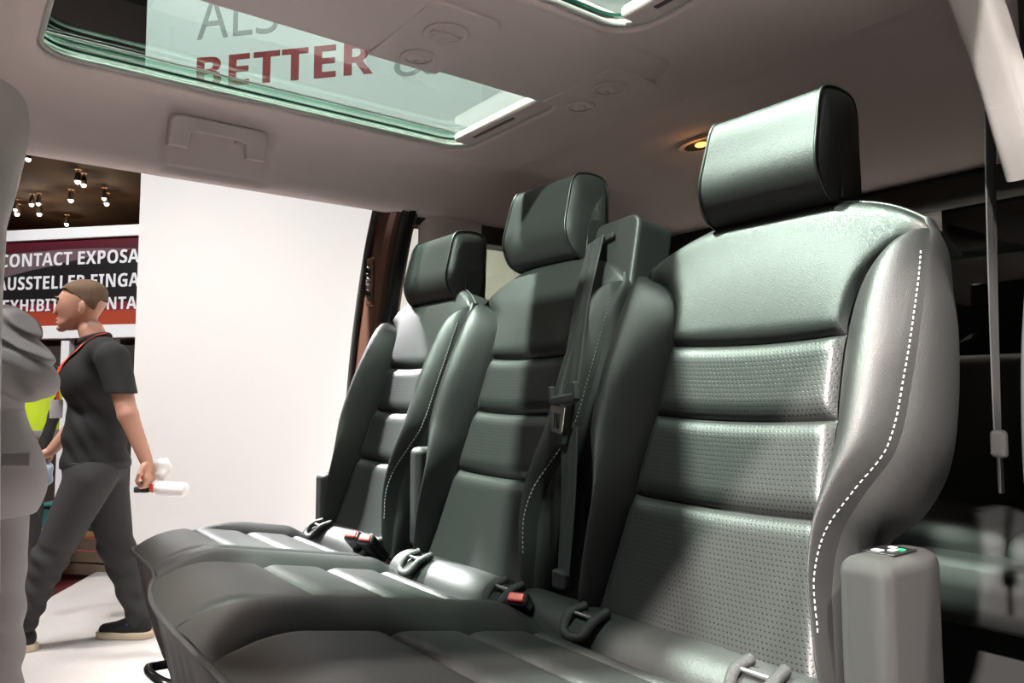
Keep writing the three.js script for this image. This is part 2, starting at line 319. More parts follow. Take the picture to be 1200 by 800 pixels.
// roof windows: pane, lip, blind housing
function roofWindow(n, x0, x1, z0, z1, label) {
  const t = thing('window_' + n, label, undefined, [(x0 + x1) / 2, 0.70, (z0 + z1) / 2], S);
  const pane = new THREE.ShapeGeometry(roundRect(x0 - 0.225, -z0 - 0.05, x1 + 0.13, -z1 + 0.10, 0.06)); pane.rotateX(-Math.PI / 2); pane.translate(0, 0.704, 0);
  part('pane', pane, M.roofGlass, t);
  const ring = (o, y) => { const p = roundRect(x0 + o, -z0 + o, x1 - o, -z1 - o, 0.068 - o).getSpacedPoints(120).slice(0, -1).map((q) => V(q.x, y, -q.y)); return p; };
  part('lip', new THREE.TubeGeometry(new THREE.CatmullRomCurve3(ring(0.0, 0.672), true), 240, 0.006, 8, true), M.lip, t);
  const wall = new THREE.ExtrudeGeometry((() => { const s = roundRect(x0 - 0.010, -z0 - 0.010, x1 + 0.010, -z1 + 0.010, 0.075); s.holes.push(roundRect(x0 - 0.002, -z0 - 0.002, x1 + 0.002, -z1 + 0.002, 0.07, THREE.Path)); return s; })(), { depth: 0.006, bevelEnabled: false });
  wall.rotateX(-Math.PI / 2); wall.translate(0, 0.6875, 0);
  part('glass_edge', wall, M.glassEdge, t);
  return t;
}
const w1 = roofWindow(1, -1.70, -1.275, -0.115, -1.095, 'green tinted roof window above the far seats');
const w2 = roofWindow(2, -0.96, -0.535, -0.115, -0.98, 'green tinted roof window above the near seat');
// parked blind laminate along the outer edge of the far pane: its clear edge shows as a second layer
{ const g = new THREE.BoxGeometry(0.13, 0.002, 0.98); g.translate(-1.735, 0.6995, -0.6); part('edge_laminate', g, M.roofGlassEdge, w1); part('edge_bead', rbox(0.004, 0.004, 0.98, 0.001, -1.668, 0.6995, -0.6, 1), M.lip, w1); }
for (const [w, x0, x1, z] of [[w1, -1.66, -1.30, -1.095], [w2, -0.93, -0.56, -0.98]]) {
  part('blind_housing', [rbox(x1 - x0, 0.024, 0.07, 0.010, (x0 + x1) / 2, 0.680, z + 0.015)], M.console, w);
  part('blind_slot', [rbox((x1 - x0) * 0.5, 0.008, 0.016, 0.004, (x0 + x1) / 2 - 0.03, 0.6715, z + 0.028), rbox((x1 - x0) * 0.8, 0.006, 0.008, 0.003, (x0 + x1) / 2, 0.672, z + 0.004)], M.consoleDark, w);
}
// roof skin over rails so that light enters only through the glass
{ const s = new THREE.Shape([[-2.02, 2.1], [-2.02, -0.75], [-0.22, -0.75], [-0.22, 2.1]].map((p) => new THREE.Vector2(...p)));
  s.holes.push(roundRect(-1.915, 0.07, -1.15, 1.19, 0.08, THREE.Path), roundRect(-1.10, 0.07, -0.335, 1.07, 0.08, THREE.Path));
  const g = new THREE.ExtrudeGeometry(s, { depth: 0.03, bevelEnabled: false, curveSegments: 8 }); g.rotateX(-Math.PI / 2); g.translate(0, 0.737, 0);
  solo('roof_skin', g, M.bronze, 'bronze painted outer roof skin of the van', undefined, S); }
// overhead console between the roof windows
{
  const t = thing('roof_console', 'long mauve grey overhead console with four round air vents', 'console', [-1.125, 0.645, -0.4]);
  const prof = (z) => { // width factor at the rear end: rounded in plan
    const e = clamp((-z - 1.10) / 0.085); return Math.sqrt(Math.max(0, 1 - e * e * 0.97)); };
  const cs = new THREE.CatmullRomCurve3([[-0.158, 0.035], [-0.157, 0.015], [-0.145, 0.004], [-0.12, 0.0], [-0.02, -0.004], [0.06, -0.002], [0.11, 0.006], [0.145, 0.014], [0.155, 0.024], [0.156, 0.035]].map((p) => V(p[0], p[1], 0)), false, 'centripetal').getSpacedPoints(40);
  part('housing', [sheet((a, b) => { const z = lerp(0.7, -1.185, b), i = Math.round(a * 40), f = prof(z); return [-1.125 + cs[i].x * f - (1 - f) * 0.04, 0.645 + cs[i].y + (1 - f) * 0.035, z]; }, 40, 220), rbox(0.30, 0.04, 1.80, 0.01, -1.12, 0.69, -0.2, 1)], M.console, t);
  const ys = (x) => 0.6445;
  function vent(x, z, r, open) {
    const v = part('air_vent', (() => { const g = new THREE.TorusGeometry(r, r * 0.16, 12, 40); g.rotateX(Math.PI / 2); g.scale(1, 0.55, 1); g.translate(x, 0.6385, z); return g; })(), M.console, t);
    const cup = new THREE.LatheGeometry([[0.001, 0.012], [r * 0.75, 0.010], [r * 0.95, 0.0]].map((p) => new THREE.Vector2(...p)), 32); cup.translate(x, 0.6385, z);
    part('cup', cup, M.consoleDark, v);
    if (open) {
      const blade = new THREE.CylinderGeometry(r * 0.78, r * 0.78, 0.004, 28, 1, false, 0, Math.PI); blade.rotateZ(1.15); blade.translate(x, 0.637, z); part('louvre', blade, M.console, v);
      const bar = new THREE.TorusGeometry(r * 0.8, 0.0035, 8, 24, Math.PI); bar.rotateX(Math.PI / 2); bar.rotateY(0.9); bar.scale(0.35, 1, 1); bar.translate(x, 0.634, z); part('louvre', bar, M.console, v);
    } else {
      const disc = new THREE.LatheGeometry([[0.0005, -0.001], [r * 0.3, -0.0005], [r * 0.62, 0.002], [r * 0.66, 0.006]].map((p) => new THREE.Vector2(...p)), 32); disc.scale(0.8, 1, 1); disc.translate(x - r * 0.15, 0.6355, z); part('louvre', disc, M.console, v);
      const tab = new THREE.SphereGeometry(r * 0.14, 12, 8); tab.scale(1, 0.5, 1); tab.translate(x - r * 0.2, 0.6335, z + r * 0.1); part('tab', tab, M.console, v);
    }
  }
  const plate = (z0, z1, x0, x1) => { const s = roundRect(x0, -z0, x1, -z1, [0.004, 0.03, 0.03, 0.004]); const g = new THREE.ExtrudeGeometry(s, { depth: 0.004, bevelEnabled: true, bevelThickness: 0.0015, bevelSize: 0.0015, bevelSegments: 2 }); g.rotateX(-Math.PI / 2); g.translate(0, 0.6415, 0); return g; };
  part('vent_plate', plate(-0.61, -0.755, -1.268, -1.03), M.console, t);
  part('vent_plate', plate(-1.02, -1.16, -1.255, -1.04), M.console, t);
  vent(-1.112, -0.683, 0.036, true); vent(-1.222, -0.69, 0.030, false); vent(-1.112, -1.085, 0.034, false); vent(-1.222, -1.10, 0.029, false);
}
// grab handle over the far door
{
  const c = V(-1.806, 0.605, -0.487), T = V(0.40, 0.915, 0).normalize(), Sx = V(0, 0, -1), N = V(0.915, -0.40, 0).normalize();
  const m = new THREE.Matrix4().makeBasis(Sx, T, N); m.setPosition(c);
  const t = thing('grab_handle', 'folded mauve grey grab handle over the far door opening', 'handle', [c.x, c.y, c.z]);
  const s = new THREE.Shape(); const P = [[-0.108, -0.034], [-0.108, 0.012], [-0.085, 0.036], [0.085, 0.036], [0.108, 0.012], [0.108, -0.034], [0.066, -0.034], [0.060, 0.0], [0.05, 0.006], [-0.05, 0.006], [-0.060, 0.0], [-0.066, -0.034]];
  s.moveTo(P[0][0], P[0][1]); s.lineTo(...P[1]); s.quadraticCurveTo(-0.108, 0.036, ...P[2]); s.lineTo(...P[3]); s.quadraticCurveTo(0.108, 0.036, ...P[4]); for (const p of P.slice(5)) s.lineTo(...p);
  const g = new THREE.ExtrudeGeometry(s, { depth: 0.012, bevelEnabled: true, bevelThickness: 0.005, bevelSize: 0.005, bevelSegments: 3, bevelOffset: -0.004 }); g.translate(0, 0, 0.004); g.applyMatrix4(m);
  part('grip', g, M.handle, t);
  const rec = new THREE.ExtrudeGeometry(roundRect(-0.122, -0.046, 0.122, 0.046, 0.03), { depth: 0.004, bevelEnabled: true, bevelThickness: 0.002, bevelSize: 0.002, bevelSegments: 2 }); rec.translate(0, 0, -0.022); rec.applyMatrix4(m);
  part('recess_plate', rec, M.recess, t);
  const hook = rbox(0.008, 0.008, 0.014, 0.002, 0.045, -0.004, -0.006); hook.applyMatrix4(m); part('hook', hook, M.handle, t);
}
// warm reading lamp in the rear headliner
{
  const c = [-1.24, 0.655, -1.545];
  const t = thing('reading_lamp', 'lit amber reading lamp recessed in the rear headliner', 'lamp', c);
  const s = new THREE.CylinderGeometry(0.075, 0.08, 0.008, 36); s.scale(1, 1, 0.55); s.translate(c[0], c[1] + 0.0, c[2]); part('bezel', s, M.headliner, t);
  const p = new THREE.CylinderGeometry(0.062, 0.062, 0.006, 36); p.scale(1, 1, 0.5); p.translate(c[0], c[1] - 0.003, c[2]); part('reflector', p, M.dark, t);
  const glow = std(0x000000, { emissive: lin(1, 0.42, 0.06), emissiveIntensity: 6 });
  const b1 = new THREE.SphereGeometry(0.012, 14, 10); b1.scale(1.4, 0.5, 1); b1.translate(c[0] + 0.0, c[1] - 0.009, c[2] + 0.016);
  const b2 = tube([[c[0] + 0.012, c[1] - 0.008, c[2] - 0.002], [c[0] + 0.03, c[1] - 0.008, c[2] - 0.006], [c[0] + 0.045, c[1] - 0.008, c[2] - 0.004]], 0.006, 16, 8);
  part('lamp_bulb', [b1, b2], glow, t);
  const pl = new THREE.PointLight(0xffb060, 0.008); pl.position.set(0.0, -0.03, 0.016); pl.castShadow = true; t.add(pl);
}
// far B pillar (front edge of the far door opening)
{
  const edge = [[46, -60], [46, 0], [45, 60], [42, 115], [38, 150], [32, 180], [22, 220], [10, 262], [9, 285], [5, 350], [3, 450], [2, 700]].map(([u, v]) => { const p = atX(u, v, -1.80); return [p.y, p.z]; });
  const g = sheet((a, b) => { const i = b * (edge.length - 1), k = Math.min(edge.length - 2, Math.floor(i)), y = lerp(edge[k][0], edge[k + 1][0], i - k), z = lerp(edge[k][1], edge[k + 1][1], i - k);
    const ang = a * Math.PI; const xx = -1.86 + 0.075 * Math.pow(Math.sin(ang), 0.6); return [xx, y, z + 0.22 * (1 - Math.cos(ang)) / 2]; }, 32, 110);
  solo('trim_3', [g, rbox(0.06, 1.3, 0.2, 0.01, -1.92, 0.0, 0.12, 1)], M.lightTrim, 'pale grey pillar trim at the front of the far door opening', undefined, S);
}
// far side behind the door: pillar trim, side window, lower trim
solo('trim_4', [sheet((a, b) => { const y = lerp(0.56, -0.72, b), z = lerp(-1.07, -1.30, a); return [-1.845 - 0.03 * Math.abs(2 * a - 1) ** 4 - 0.02 * b, y, z]; }, 12, 20), rbox(0.06, 1.3, 0.20, 0.02, -1.905, -0.06, -1.19)], M.headliner, 'mauve grey pillar trim behind the far door opening', undefined, S);
solo('wall_far', [rbox(0.08, 0.75, 0.80, 0.02, -1.90, -0.36, -1.66), rbox(0.08, 0.10, 0.80, 0.01, -1.895, 0.51, -1.66), rbox(0.08, 0.6, 0.14, 0.02, -1.895, 0.25, -1.98)], M.plastic, 'dark side trim around the rear quarter window of the far side', undefined, S);
{ const t = thing('window_3', 'rear quarter window behind the far seat', undefined, [-1.9, 0.24, -1.6], S); part('pane', rbox(0.006, 0.5, 0.66, 0.002, -1.905, 0.24, -1.60, 1), M.sideGlass, t); }
// rear: tailgate with dark window
{
  const t = thing('wall_rear', 'dark tailgate trim around the rear window', undefined, [-1.12, FY, -2.05], S);
  part('header', [rbox(1.5, 0.09, 0.08, 0.03, -1.12, 0.53, -2.05), rbox(1.5, 0.25, 0.02, 0.01, -1.12, 0.62, -2.09, 1)], M.plastic, t);
  part('lower_panel', rbox(1.5, 0.85, 0.08, 0.03, -1.12, -0.32, -2.06), M.plastic, t);
  part('side_post', rbox(0.16, 0.5, 0.08, 0.03, -1.80, 0.27, -2.06), M.plastic, t);
  part('side_post', rbox(0.16, 0.5, 0.08, 0.03, -0.44, 0.27, -2.06), M.plastic, t);
  part('pane', rbox(1.24, 0.46, 0.006, 0.002, -1.12, 0.28, -2.07, 1), M.privacyGlass, t);
}
// near side behind the near door
solo('wall_near', [rbox(0.08, 1.25, 0.95, 0.02, -0.33, -0.08, -1.55)], M.dark, 'dark side trim behind the near door', undefined, S);
{ // light pillar trim following the rounded upper corner of the near door opening
  const pts = [[1085, -150], [1120, -60], [1144, 0], [1174, 90], [1194, 160], [1206, 200]].map(([u, v]) => atX(u, v, -0.335));
  const cv = new THREE.CatmullRomCurve3(pts, false, 'centripetal');
  const strip = (w, d, x) => sheet((a, b) => { const p = cv.getPoint(b), tg = cv.getTangent(b), nrm = V(0, -tg.z, tg.y).normalize(); const ang = a * Math.PI * 2, c = Math.cos(ang), s = Math.sin(ang), sq = (q) => Math.sign(q) * Math.abs(q) ** 0.45; return [p.x + x + d * sq(c), p.y + nrm.y * w * sq(s), p.z + nrm.z * w * sq(s)]; }, 36, 40);
  solo('trim_5', strip(0.024, 0.02, 0), M.pillarTrim, 'pale grey trim strip round the upper corner of the near door opening', undefined, S);
  const lp = [[1222, 200], [1206, 250], [1192, 300], [1184, 380], [1182, 450], [1184, 540], [1190, 620], [1200, 900], [1200, 1400]].map(([u, v]) => atX(u, v, -0.30));
  const c2 = new THREE.CatmullRomCurve3(lp, false, 'centripetal');
  solo('trim_6', sheet((a, b) => { const p = c2.getPoint(b), ang = a * Math.PI * 2; return [p.x + 0.012 + 0.012 * Math.cos(ang), p.y, p.z - 0.10 + 0.10 * Math.sin(ang)]; }, 28, 40), M.dark, 'black lower pillar trim beside the near door opening', undefined, S);
}
solo('floor', [rbox(1.62, 0.06, 3.0, 0.01, -1.11, FY - 0.03, -0.7, 1)], M.carpet, 'black floor of the van under the seats', undefined, S);
// open sliding door behind the far opening
{
  const t = thing('sliding_door', 'bronze sliding door pushed back, its edge showing latch and black seal', 'door', [-2.03, -0.75, -1.3]);
  const xo = table([[-0.75, -2.12], [-0.17, -2.125], [0.1, -2.09], [0.30, -2.04], [0.46, -1.985], [0.55, -1.94]]);
  const strip = (o0, o1, z0, z1, ny = 50, y0 = -0.74, y1 = 0.56) => sheet((a, b) => { const y = lerp(y0, y1, b); return [xo(y) + lerp(o0, o1, a), y, lerp(z0, z1, a)]; }, 6, ny);
  part('edge_panel', [strip(0.012, 0.085, -0.972, -0.972), strip(0.085, 0.098, -0.972, -0.985), strip(0.098, 0.10, -0.985, -1.05), strip(0.012, 0.0, -0.972, -0.99), strip(0, 0, -0.985, -1.9, 50, -0.74, 0.02), strip(0, 0, -0.985, -1.9, 4, 0.50, 0.56), strip(0, 0, -0.985, -1.035)], M.bronze, t);
  part('seal', [tube(Array.from({ length: 14 }, (_, i) => { const y = lerp(-0.74, 0.55, i / 13); return V(xo(y) + 0.004, y, -0.966); }), 0.011, 60, 8)], M.rubber, t).userData.label = 'black rubber edge seal';
  part('seal', [tube(Array.from({ length: 14 }, (_, i) => { const y = lerp(-0.74, 0.52, i / 13); return V(xo(y) + 0.1, y, -1.01); }), 0.012, 60, 8)], M.rubber, t);
  const la = part('latch', (() => { const y = 0.33; return [rbox(0.034, 0.14, 0.012, 0.006, xo(y) + 0.052, y, -0.968)]; })(), M.bronze, t);
  for (const dy of [-0.035, 0.0, 0.03]) { const g = new THREE.TorusGeometry(0.009, 0.004, 8, 18); g.translate(xo(0.33) + 0.052, 0.33 + dy, -0.960); part('bolt', g, dy === 0 ? M.chrome : M.gloss, la); }
  part('inner_frame', [strip(0.10, 0.11, -1.01, -1.038, 50, -0.74, 0.52)], M.gloss, t);
  part('inner_panel', [strip(0.09, 0.09, -1.06, -1.9, 30, -0.74, 0.02)], M.plastic, t);
  part('frame_top', [strip(0.09, 0.09, -1.04, -1.9, 4, 0.49, 0.51)], M.gloss, t);
  part('pane', [strip(0.07, 0.07, -1.038, -1.9, 10, 0.0, 0.49)], M.sideGlass, t);
}
// ------------------------------------------------------------------ seats (own axes: x across, y up from the van floor, z forward; origin under the bite line)
const LEAN = THREE.MathUtils.degToRad(18), CL = Math.cos(LEAN), SL = Math.sin(LEAN), BITE = [-0.76, -0.28];
const round1 = (d, r) => d >= r ? 1 : Math.sqrt(Math.max(0, 1 - (1 - d / r) ** 2));
const seamX = table([[-0.04, 0.182], [0.0, 0.176], [0.15, 0.158], [0.27, 0.148], [0.38, 0.144], [0.435, 0.150], [0.465, 0.166], [0.488, 0.192], [0.507, 0.2335], [0.527, 0.2235]]);
const stitchX = table([[-0.04, 0.20], [0.034, 0.192], [0.08, 0.186], [0.134, 0.190], [0.178, 0.210], [0.231, 0.240], [0.315, 0.248], [0.40, 0.248], [0.455, 0.245], [0.50, 0.237], [0.527, 0.2235]]);
const bolsterH = table([[-0.04, 0.012], [0.0, 0.028], [0.1, 0.05], [0.3, 0.054], [0.42, 0.042], [0.47, 0.030], [0.495, 0.014], [0.507, 0.0], [0.527, -0.01]]);
const sideX = table([[-0.04, 0.20], [0.10, 0.194], [0.145, 0.20], [0.184, 0.238], [0.238, 0.262], [0.306, 0.266], [0.40, 0.258], [0.454, 0.247], [0.50, 0.238], [0.527, 0.226]]);
const topT = (x) => 0.582 - 0.055 * Math.pow(Math.min(1, Math.abs(x) / 0.2235), 3.2);
const bolsterProfile = (q) => q < 0.6 ? Math.pow(Math.sin(q / 0.6 * Math.PI / 2), 1.25) : 0.45 + 0.55 * Math.cos((q - 0.6) / 0.4 * Math.PI / 2);
function backrest(parent, ox, oy, wide = 1) {
  const B = (x, T, o) => [ox + x * wide, oy + T * CL + o * SL, -T * SL + o * CL];
  const shellG = [sheet((a, b) => { const T = lerp(-0.05, 0.54, b), w = sideX(T) - 0.028; return B(lerp(-w, w, a), T, -0.118 - 0.012 * (1 - (2 * a - 1) ** 2)); }, 16, 30, true),
    sheet((a, b) => { const T = lerp(-0.05, 0.53, b), w = Math.min(stitchX(T), sideX(T)) - 0.012; return B(lerp(-w, w, a), T, -0.02); }, 8, 30),
    sheet((a, b) => { const w = 0.19; return B(lerp(-w, w, a), -0.045, lerp(0.015, -0.118, b)); }, 4, 4)];
  const core = part('backrest', shellG, M.shell, parent);
  const creases = [-0.045, 0.150, 0.270, 0.380];
  const sag = (a) => 0.006 * (1 - a * a);
  for (let k = 0; k < 3; k++) part('insert_panel', sheet((a, b) => {
    const s = 2 * a - 1, T = lerp(creases[k], creases[k + 1], b) - sag(s) * 0.5, w = seamX(T), x = s * w, dT = Math.min(b, 1 - b) * (creases[k + 1] - creases[k]), dx = (1 - Math.abs(s)) * w;
    return B(x, T, -0.016 + 0.017 * round1(dT + 0.0005, 0.028) * round1(dx + 0.0005, 0.02) - 0.008 * (1 - s * s));
  }, 40, 30), M.perforated, core);
  part('shoulder_panel', sheet((a, b) => {
    const s = 2 * a - 1, Ts = lerp(0.380, 0.527, b), x = s * seamX(Ts), xt = s * 0.2235, T = lerp(0.380, topT(xt), b) - sag(s) * 0.5 * (1 - b);
    const dT = Math.min(b * 0.2, (1 - b) * 0.2), dx = (1 - Math.abs(s)) * 0.16;
    return B(x, T, -0.016 + 0.017 * round1(dT + 0.0005, 0.026) * round1(dx + 0.0005, 0.02) - 0.008 * (1 - s * s) * (1 - b) - 0.012 * b * b);
  }, 48, 36), M.leather, core);
  part('top_panel', sheet((a, b) => { const x = lerp(-0.2235, 0.2235, a), T = topT(x); return B(x, T - 0.004 + 0.007 * Math.sin(b * Math.PI), lerp(-0.028, -0.12, b)); }, 48, 8, true), M.leather, core);
  const pipe = (f, n, r) => tube(Array.from({ length: n }, (_, i) => V(...f(i / (n - 1)))), r, n * 3, 6);
  part('piping', pipe((t) => { const x = lerp(-0.2235, 0.2235, t); return B(x, topT(x) + 0.0005, -0.0265); }, 25, 0.0032), M.piping, core);
  for (const sg of [-1, 1]) {
    part('side_bolster', sheet((a, b) => {
      const T = lerp(-0.045, 0.527, b), x0 = seamX(T), x1 = stitchX(T), h = bolsterH(T), x = lerp(x0, x1, a), w = x1 - x0;
      let o = -0.012 + (h + 0.012) * bolsterProfile(a);
      o -= 0.007 * Math.exp(-((a * w / 0.006) ** 2)) + 0.003 * Math.exp(-(((1 - a) * w / 0.004) ** 2));
      return B(sg * x, T, o);
    }, 30, 90, sg < 0), M.leather, core);
    part('side_panel', sheet((a, b) => {
      const T = lerp(-0.045, 0.527, b), x1 = stitchX(T), h = bolsterH(T), w = sideX(T);
      const q = bez([[x1, -0.012 + (h + 0.012) * 0.45 - 0.003], [Math.max(x1, w) + 0.010, -0.012], [w + 0.004, -0.055], [w - 0.028, -0.12]], a);
      return B(sg * q[0], T, q[1]);
    }, 18, 70, sg < 0), M.leather, core);
    const st = [];
    for (let T = 0.03; T < 0.468; T += 0.0070) {
      const p = (q) => { const x1 = stitchX(q) - 0.0045, h = bolsterH(q), w = stitchX(q) - seamX(q), a = 1 - 0.0045 / Math.max(0.02, w); return V(...B(sg * x1, q, -0.012 + (h + 0.012) * bolsterProfile(a) + 0.0006)); };
      const a = p(T - 0.0020), b = p(T + 0.0020), g = new THREE.CylinderGeometry(0.0010, 0.0010, a.distanceTo(b), 5, 1); g.applyQuaternion(new THREE.Quaternion().setFromUnitVectors(V(0, 1, 0), b.clone().sub(a).normalize())); g.translate((a.x + b.x) / 2, (a.y + b.y) / 2, (a.z + b.z) / 2); st.push(g);
    }
    const sm = part('stitching', st, M.stitch, core); sm.userData.kind = 'stuff';
  }
  return core;
}
function headrest(parent, ox, oy, oz, cover = M.leather) { // oy, oz: underside centre, seat axes
  const prof = new THREE.CatmullRomCurve3([[0.008, 0.000], [0.034, 0.012], [0.052, 0.040], [0.056, 0.062], [0.050, 0.105], [0.042, 0.148], [0.034, 0.162], [0.018, 0.168], [-0.015, 0.170], [-0.040, 0.164], [-0.049, 0.148], [-0.052, 0.09], [-0.052, 0.012], [-0.044, -0.001], [-0.02, -0.003]].map((p) => V(0, p[1], p[0])), true, 'centripetal').getSpacedPoints(72);
  const tilt = 0.10, put = (x, y, z) => [ox + x, oy + y * Math.cos(tilt) - z * Math.sin(tilt) * 0, oz + z - y * Math.sin(tilt)];
  const half = (y) => 0.100 - 0.009 * clamp(y / 0.17) ;
  const c = [0.0, 0.088];
  const body = part('headrest', sheet((a, b) => { const p = prof[Math.round(b * 72) % 72], s = 2 * a - 1; return put(s * half(p.y), p.y, p.z); }, 20, 72, true), cover, parent);
  for (const sg of [-1, 1]) {
    part('side_cover', sheet((a, b) => { // a: rim to middle, b: round
      const p = prof[Math.round(b * 72) % 72], k = 1 - a, e = Math.sqrt(Math.max(0, 1 - k * k)); const y = lerp(c[1], p.y, k), z = lerp(c[0], p.z, k);
      const notch = 0;
      return put(sg * (half(y) + 0.010 * (1 - Math.pow(k, 5)) - notch), y, z);
    }, 20, 72, sg > 0), cover, body);
    part('side_flap', (() => { const s = roundRect(-0.036, 0.008, 0.006, 0.076, [0.006, 0.004, 0.022, 0.006]); const g = new THREE.ExtrudeGeometry(s, { depth: 0.003, bevelEnabled: true, bevelThickness: 0.0015, bevelSize: 0.0015, bevelSegments: 2 }); const q = g.attributes.position; for (let i = 0; i < q.count; i++) { const w = put(sg * (half(q.getY(i)) + 0.0065 + q.getZ(i) * 0.8), q.getY(i), q.getX(i)); q.setXYZ(i, ...w); } g.computeVertexNormals(); return g; })(), cover, body);
    part('piping', tube(prof.slice(0, 72).filter((_, i) => i % 2 === 0).map((p) => V(...put(sg * half(p.y), p.y, p.z))), 0.0028, 108, 6, true), M.piping, body);
  }
  for (const dx of [-0.06, 0.06]) part('post', tube([put(dx, 0.02, -0.01), put(dx, -0.09, -0.005)], 0.006, 4, 10), M.gloss, body);
  return body;
}
// the leather-covered roll between cushion and backrest, with child-seat anchor guides
function anchorGuide(parent, x, y, z) {
  const t = part('anchor_guide', tube([[x - 0.022, y + 0.012, z - 0.016], [x - 0.024, y + 0.004, z + 0.012], [x - 0.018, y - 0.014, z + 0.027], [x, y - 0.018, z + 0.030], [x + 0.018, y - 0.014, z + 0.027], [x + 0.024, y + 0.004, z + 0.012], [x + 0.022, y + 0.012, z - 0.016]].map((p) => V(...p)), 0.007, 40, 8), M.plastic, parent);
  part('well', sheet((a, b) => [x + lerp(-0.021, 0.021, a), y + lerp(0.006, -0.016, b) + 0.001, z + lerp(-0.012, 0.026, b) + 0.004], 2, 2, true), M.dark, t);
  part('wire', tube([[x - 0.02, y + 0.006, z + 0.006], [x + 0.02, y + 0.006, z + 0.006]], 0.003, 4, 8), M.steel, t);
}
function buckle(parent, x, y, z, turn) {
  const q = new THREE.Euler(0.85, turn, 0), mk = (g) => { g.rotateX(q.x); g.rotateY(q.y); g.translate(x, y, z); return g; };
  const b = part('belt_buckle', mk(rbox(0.036, 0.075, 0.022, 0.006, 0, 0, 0)), M.gloss, parent);
  part('button', mk(rbox(0.026, 0.010, 0.014, 0.003, 0, 0.0365, 0.0)), M.red, b).userData.label = 'red release button';
}
const slope = (z) => -0.27 + 0.18 * (z + 0.41); // cushion plane, lens coordinates
// cushions: fields across x, grooves across z. All in lens coordinates, moved into the seat's own axes by o
function cushion(parent, X, fields, frontZ, o, corner) {
  const [x0, x1] = X, back = -0.715, K = V(...o);
  const put = (x, y, z) => [x - K.x, y - K.y, z - K.z];
  const zf = (x) => frontZ(x) - (corner ? corner(x) : 0);
  const edge = (x) => 0.055 * Math.exp(-(((x - x0) / 0.022) ** 2)) + 0.055 * Math.exp(-(((x1 - x) / 0.022) ** 2));
  const base = (x, z) => { const f = zf(x), d = f - z; return slope(Math.min(z, f - 0.0)) - 0.040 * Math.pow(clamp(1 - d / 0.10), 2.2) - 0.014 * smooth((-z - 0.66) / 0.05); };
  const core = part('cushion', [
    sheet((a, b) => { const x = lerp(x0 + 0.004, x1 - 0.004, a), z = lerp(zf(x) - 0.006, back, b); return put(x, base(x, z) - 0.022 - edge(x), z); }, 40, 20),
    sheet((a, b) => { const x = lerp(x0 + 0.01, x1 - 0.01, a); return put(x, base(x, back) - 0.02 - b * 0.18, back + 0.01); }, 20, 4)], M.shell, parent);
  const grooves = [null, -0.437, -0.548, -0.652, back];
  for (const f of fields) {
    if (f.panel) for (let k = 0; k < 4; k++) part('insert_panel', sheet((a, b) => {
      const x = lerp(f.x0, f.x1, a), s = 2 * a - 1, zs = k === 0 ? zf(x) : grooves[k], z = lerp(zs, grooves[k + 1], b);
      const dT = Math.min(k === 0 ? 1 : b, 1 - b) * Math.abs(grooves[k + 1] - zs), dx = Math.min(a, 1 - a) * (f.x1 - f.x0), df = 1;
      return put(x, base(x, z) - 0.016 + 0.016 * round1(dT + 0.0004, 0.026) * lerp(1, round1(dx + 0.0004, 0.024), k === 0 ? smooth(b / 0.35) : 1), z);
    }, 40, k === 0 ? 36 : 20), M.leather, core);
    else part('cushion_bolster', sheet((a, b) => {
      const x = lerp(f.x0, f.x1, a), w = f.x1 - f.x0, z = lerp(zf(x), back, b), ev = f.side ? clamp((f.side < 0 ? a : 1 - a) * w / 0.06) : 1;
      const crest = f.side ? Math.sin(Math.PI * clamp((f.side < 0 ? 1 - a : a) * 0.5 + 0.0)) : Math.sin(Math.PI * a);
      const fr = smooth((zf(x) - z) / 0.12), dn = 0.012 * fr + 0.001; let y = base(x, z) - dn + (f.h + dn) * Math.pow(crest, 0.8) * (0.25 + 0.75 * fr);
      if (f.side) y -= 0.05 * (1 - round1(ev + 0.001, 1));
      y -= 0.006 * Math.exp(-((Math.min(a, 1 - a) * w / 0.006) ** 2)) * (f.side ? 0 : fr);
      return put(x, y, z);
    }, 36, 60), M.leather, core);
  }
  // front apron below the piping, with slack vertical folds
  const yf = (x) => base(x, zf(x)) - 0.004 - edge(x) * 0.9;
  part('front_apron', sheet((a, b) => { const x = lerp(x0, x1, a), y = yf(x); const fold = 0.003 * Math.sin(x * 95 + 2 * Math.sin(x * 31)) * smooth(b / 0.4); return put(x, lerp(y, -0.56, b), zf(x) - 0.085 * Math.pow(b, 0.8) + 0.012 * Math.sin(b * Math.PI) + fold); }, 90, 24, true), M.leather, core);
  part('piping', tube(Array.from({ length: 41 }, (_, i) => { const x = lerp(x0, x1, i / 40); return V(...put(x, yf(x) + 0.002, zf(x) + 0.0015)); }), 0.0042, 160, 8), M.leather, core);
  for (const [sx, sg] of [[x0, -1], [x1, 1]]) part('side_apron', sheet((a, b) => { const z = lerp(zf(sx), back, a), y = base(sx, z) - 0.06; return put(sx + sg * 0.004 * Math.sin(b * Math.PI), lerp(y, -0.56, b), z - 0.085 * Math.pow(b, 0.8) * (1 - a)); }, 30, 12, sg > 0), M.leather, core);
  return core;
}
function biteRoll(parent, x0, x1, guides, o) {
  const K = V(...o), put = (x, y, z) => [x - K.x, y - K.y, z - K.z];
  const r = part('rear_roll', sheet((a, b) => { const x = lerp(x0, x1, a), ang = lerp(-0.35, Math.PI * 0.95, b); return put(x, -0.345 + 0.047 * Math.sin(ang), -0.752 + 0.052 * Math.cos(ang)); }, 40, 20, false), M.leather, parent);
  for (const x of guides) anchorGuide(r, ...put(x, -0.304, -0.722));
}
const SEATZ = -0.76;
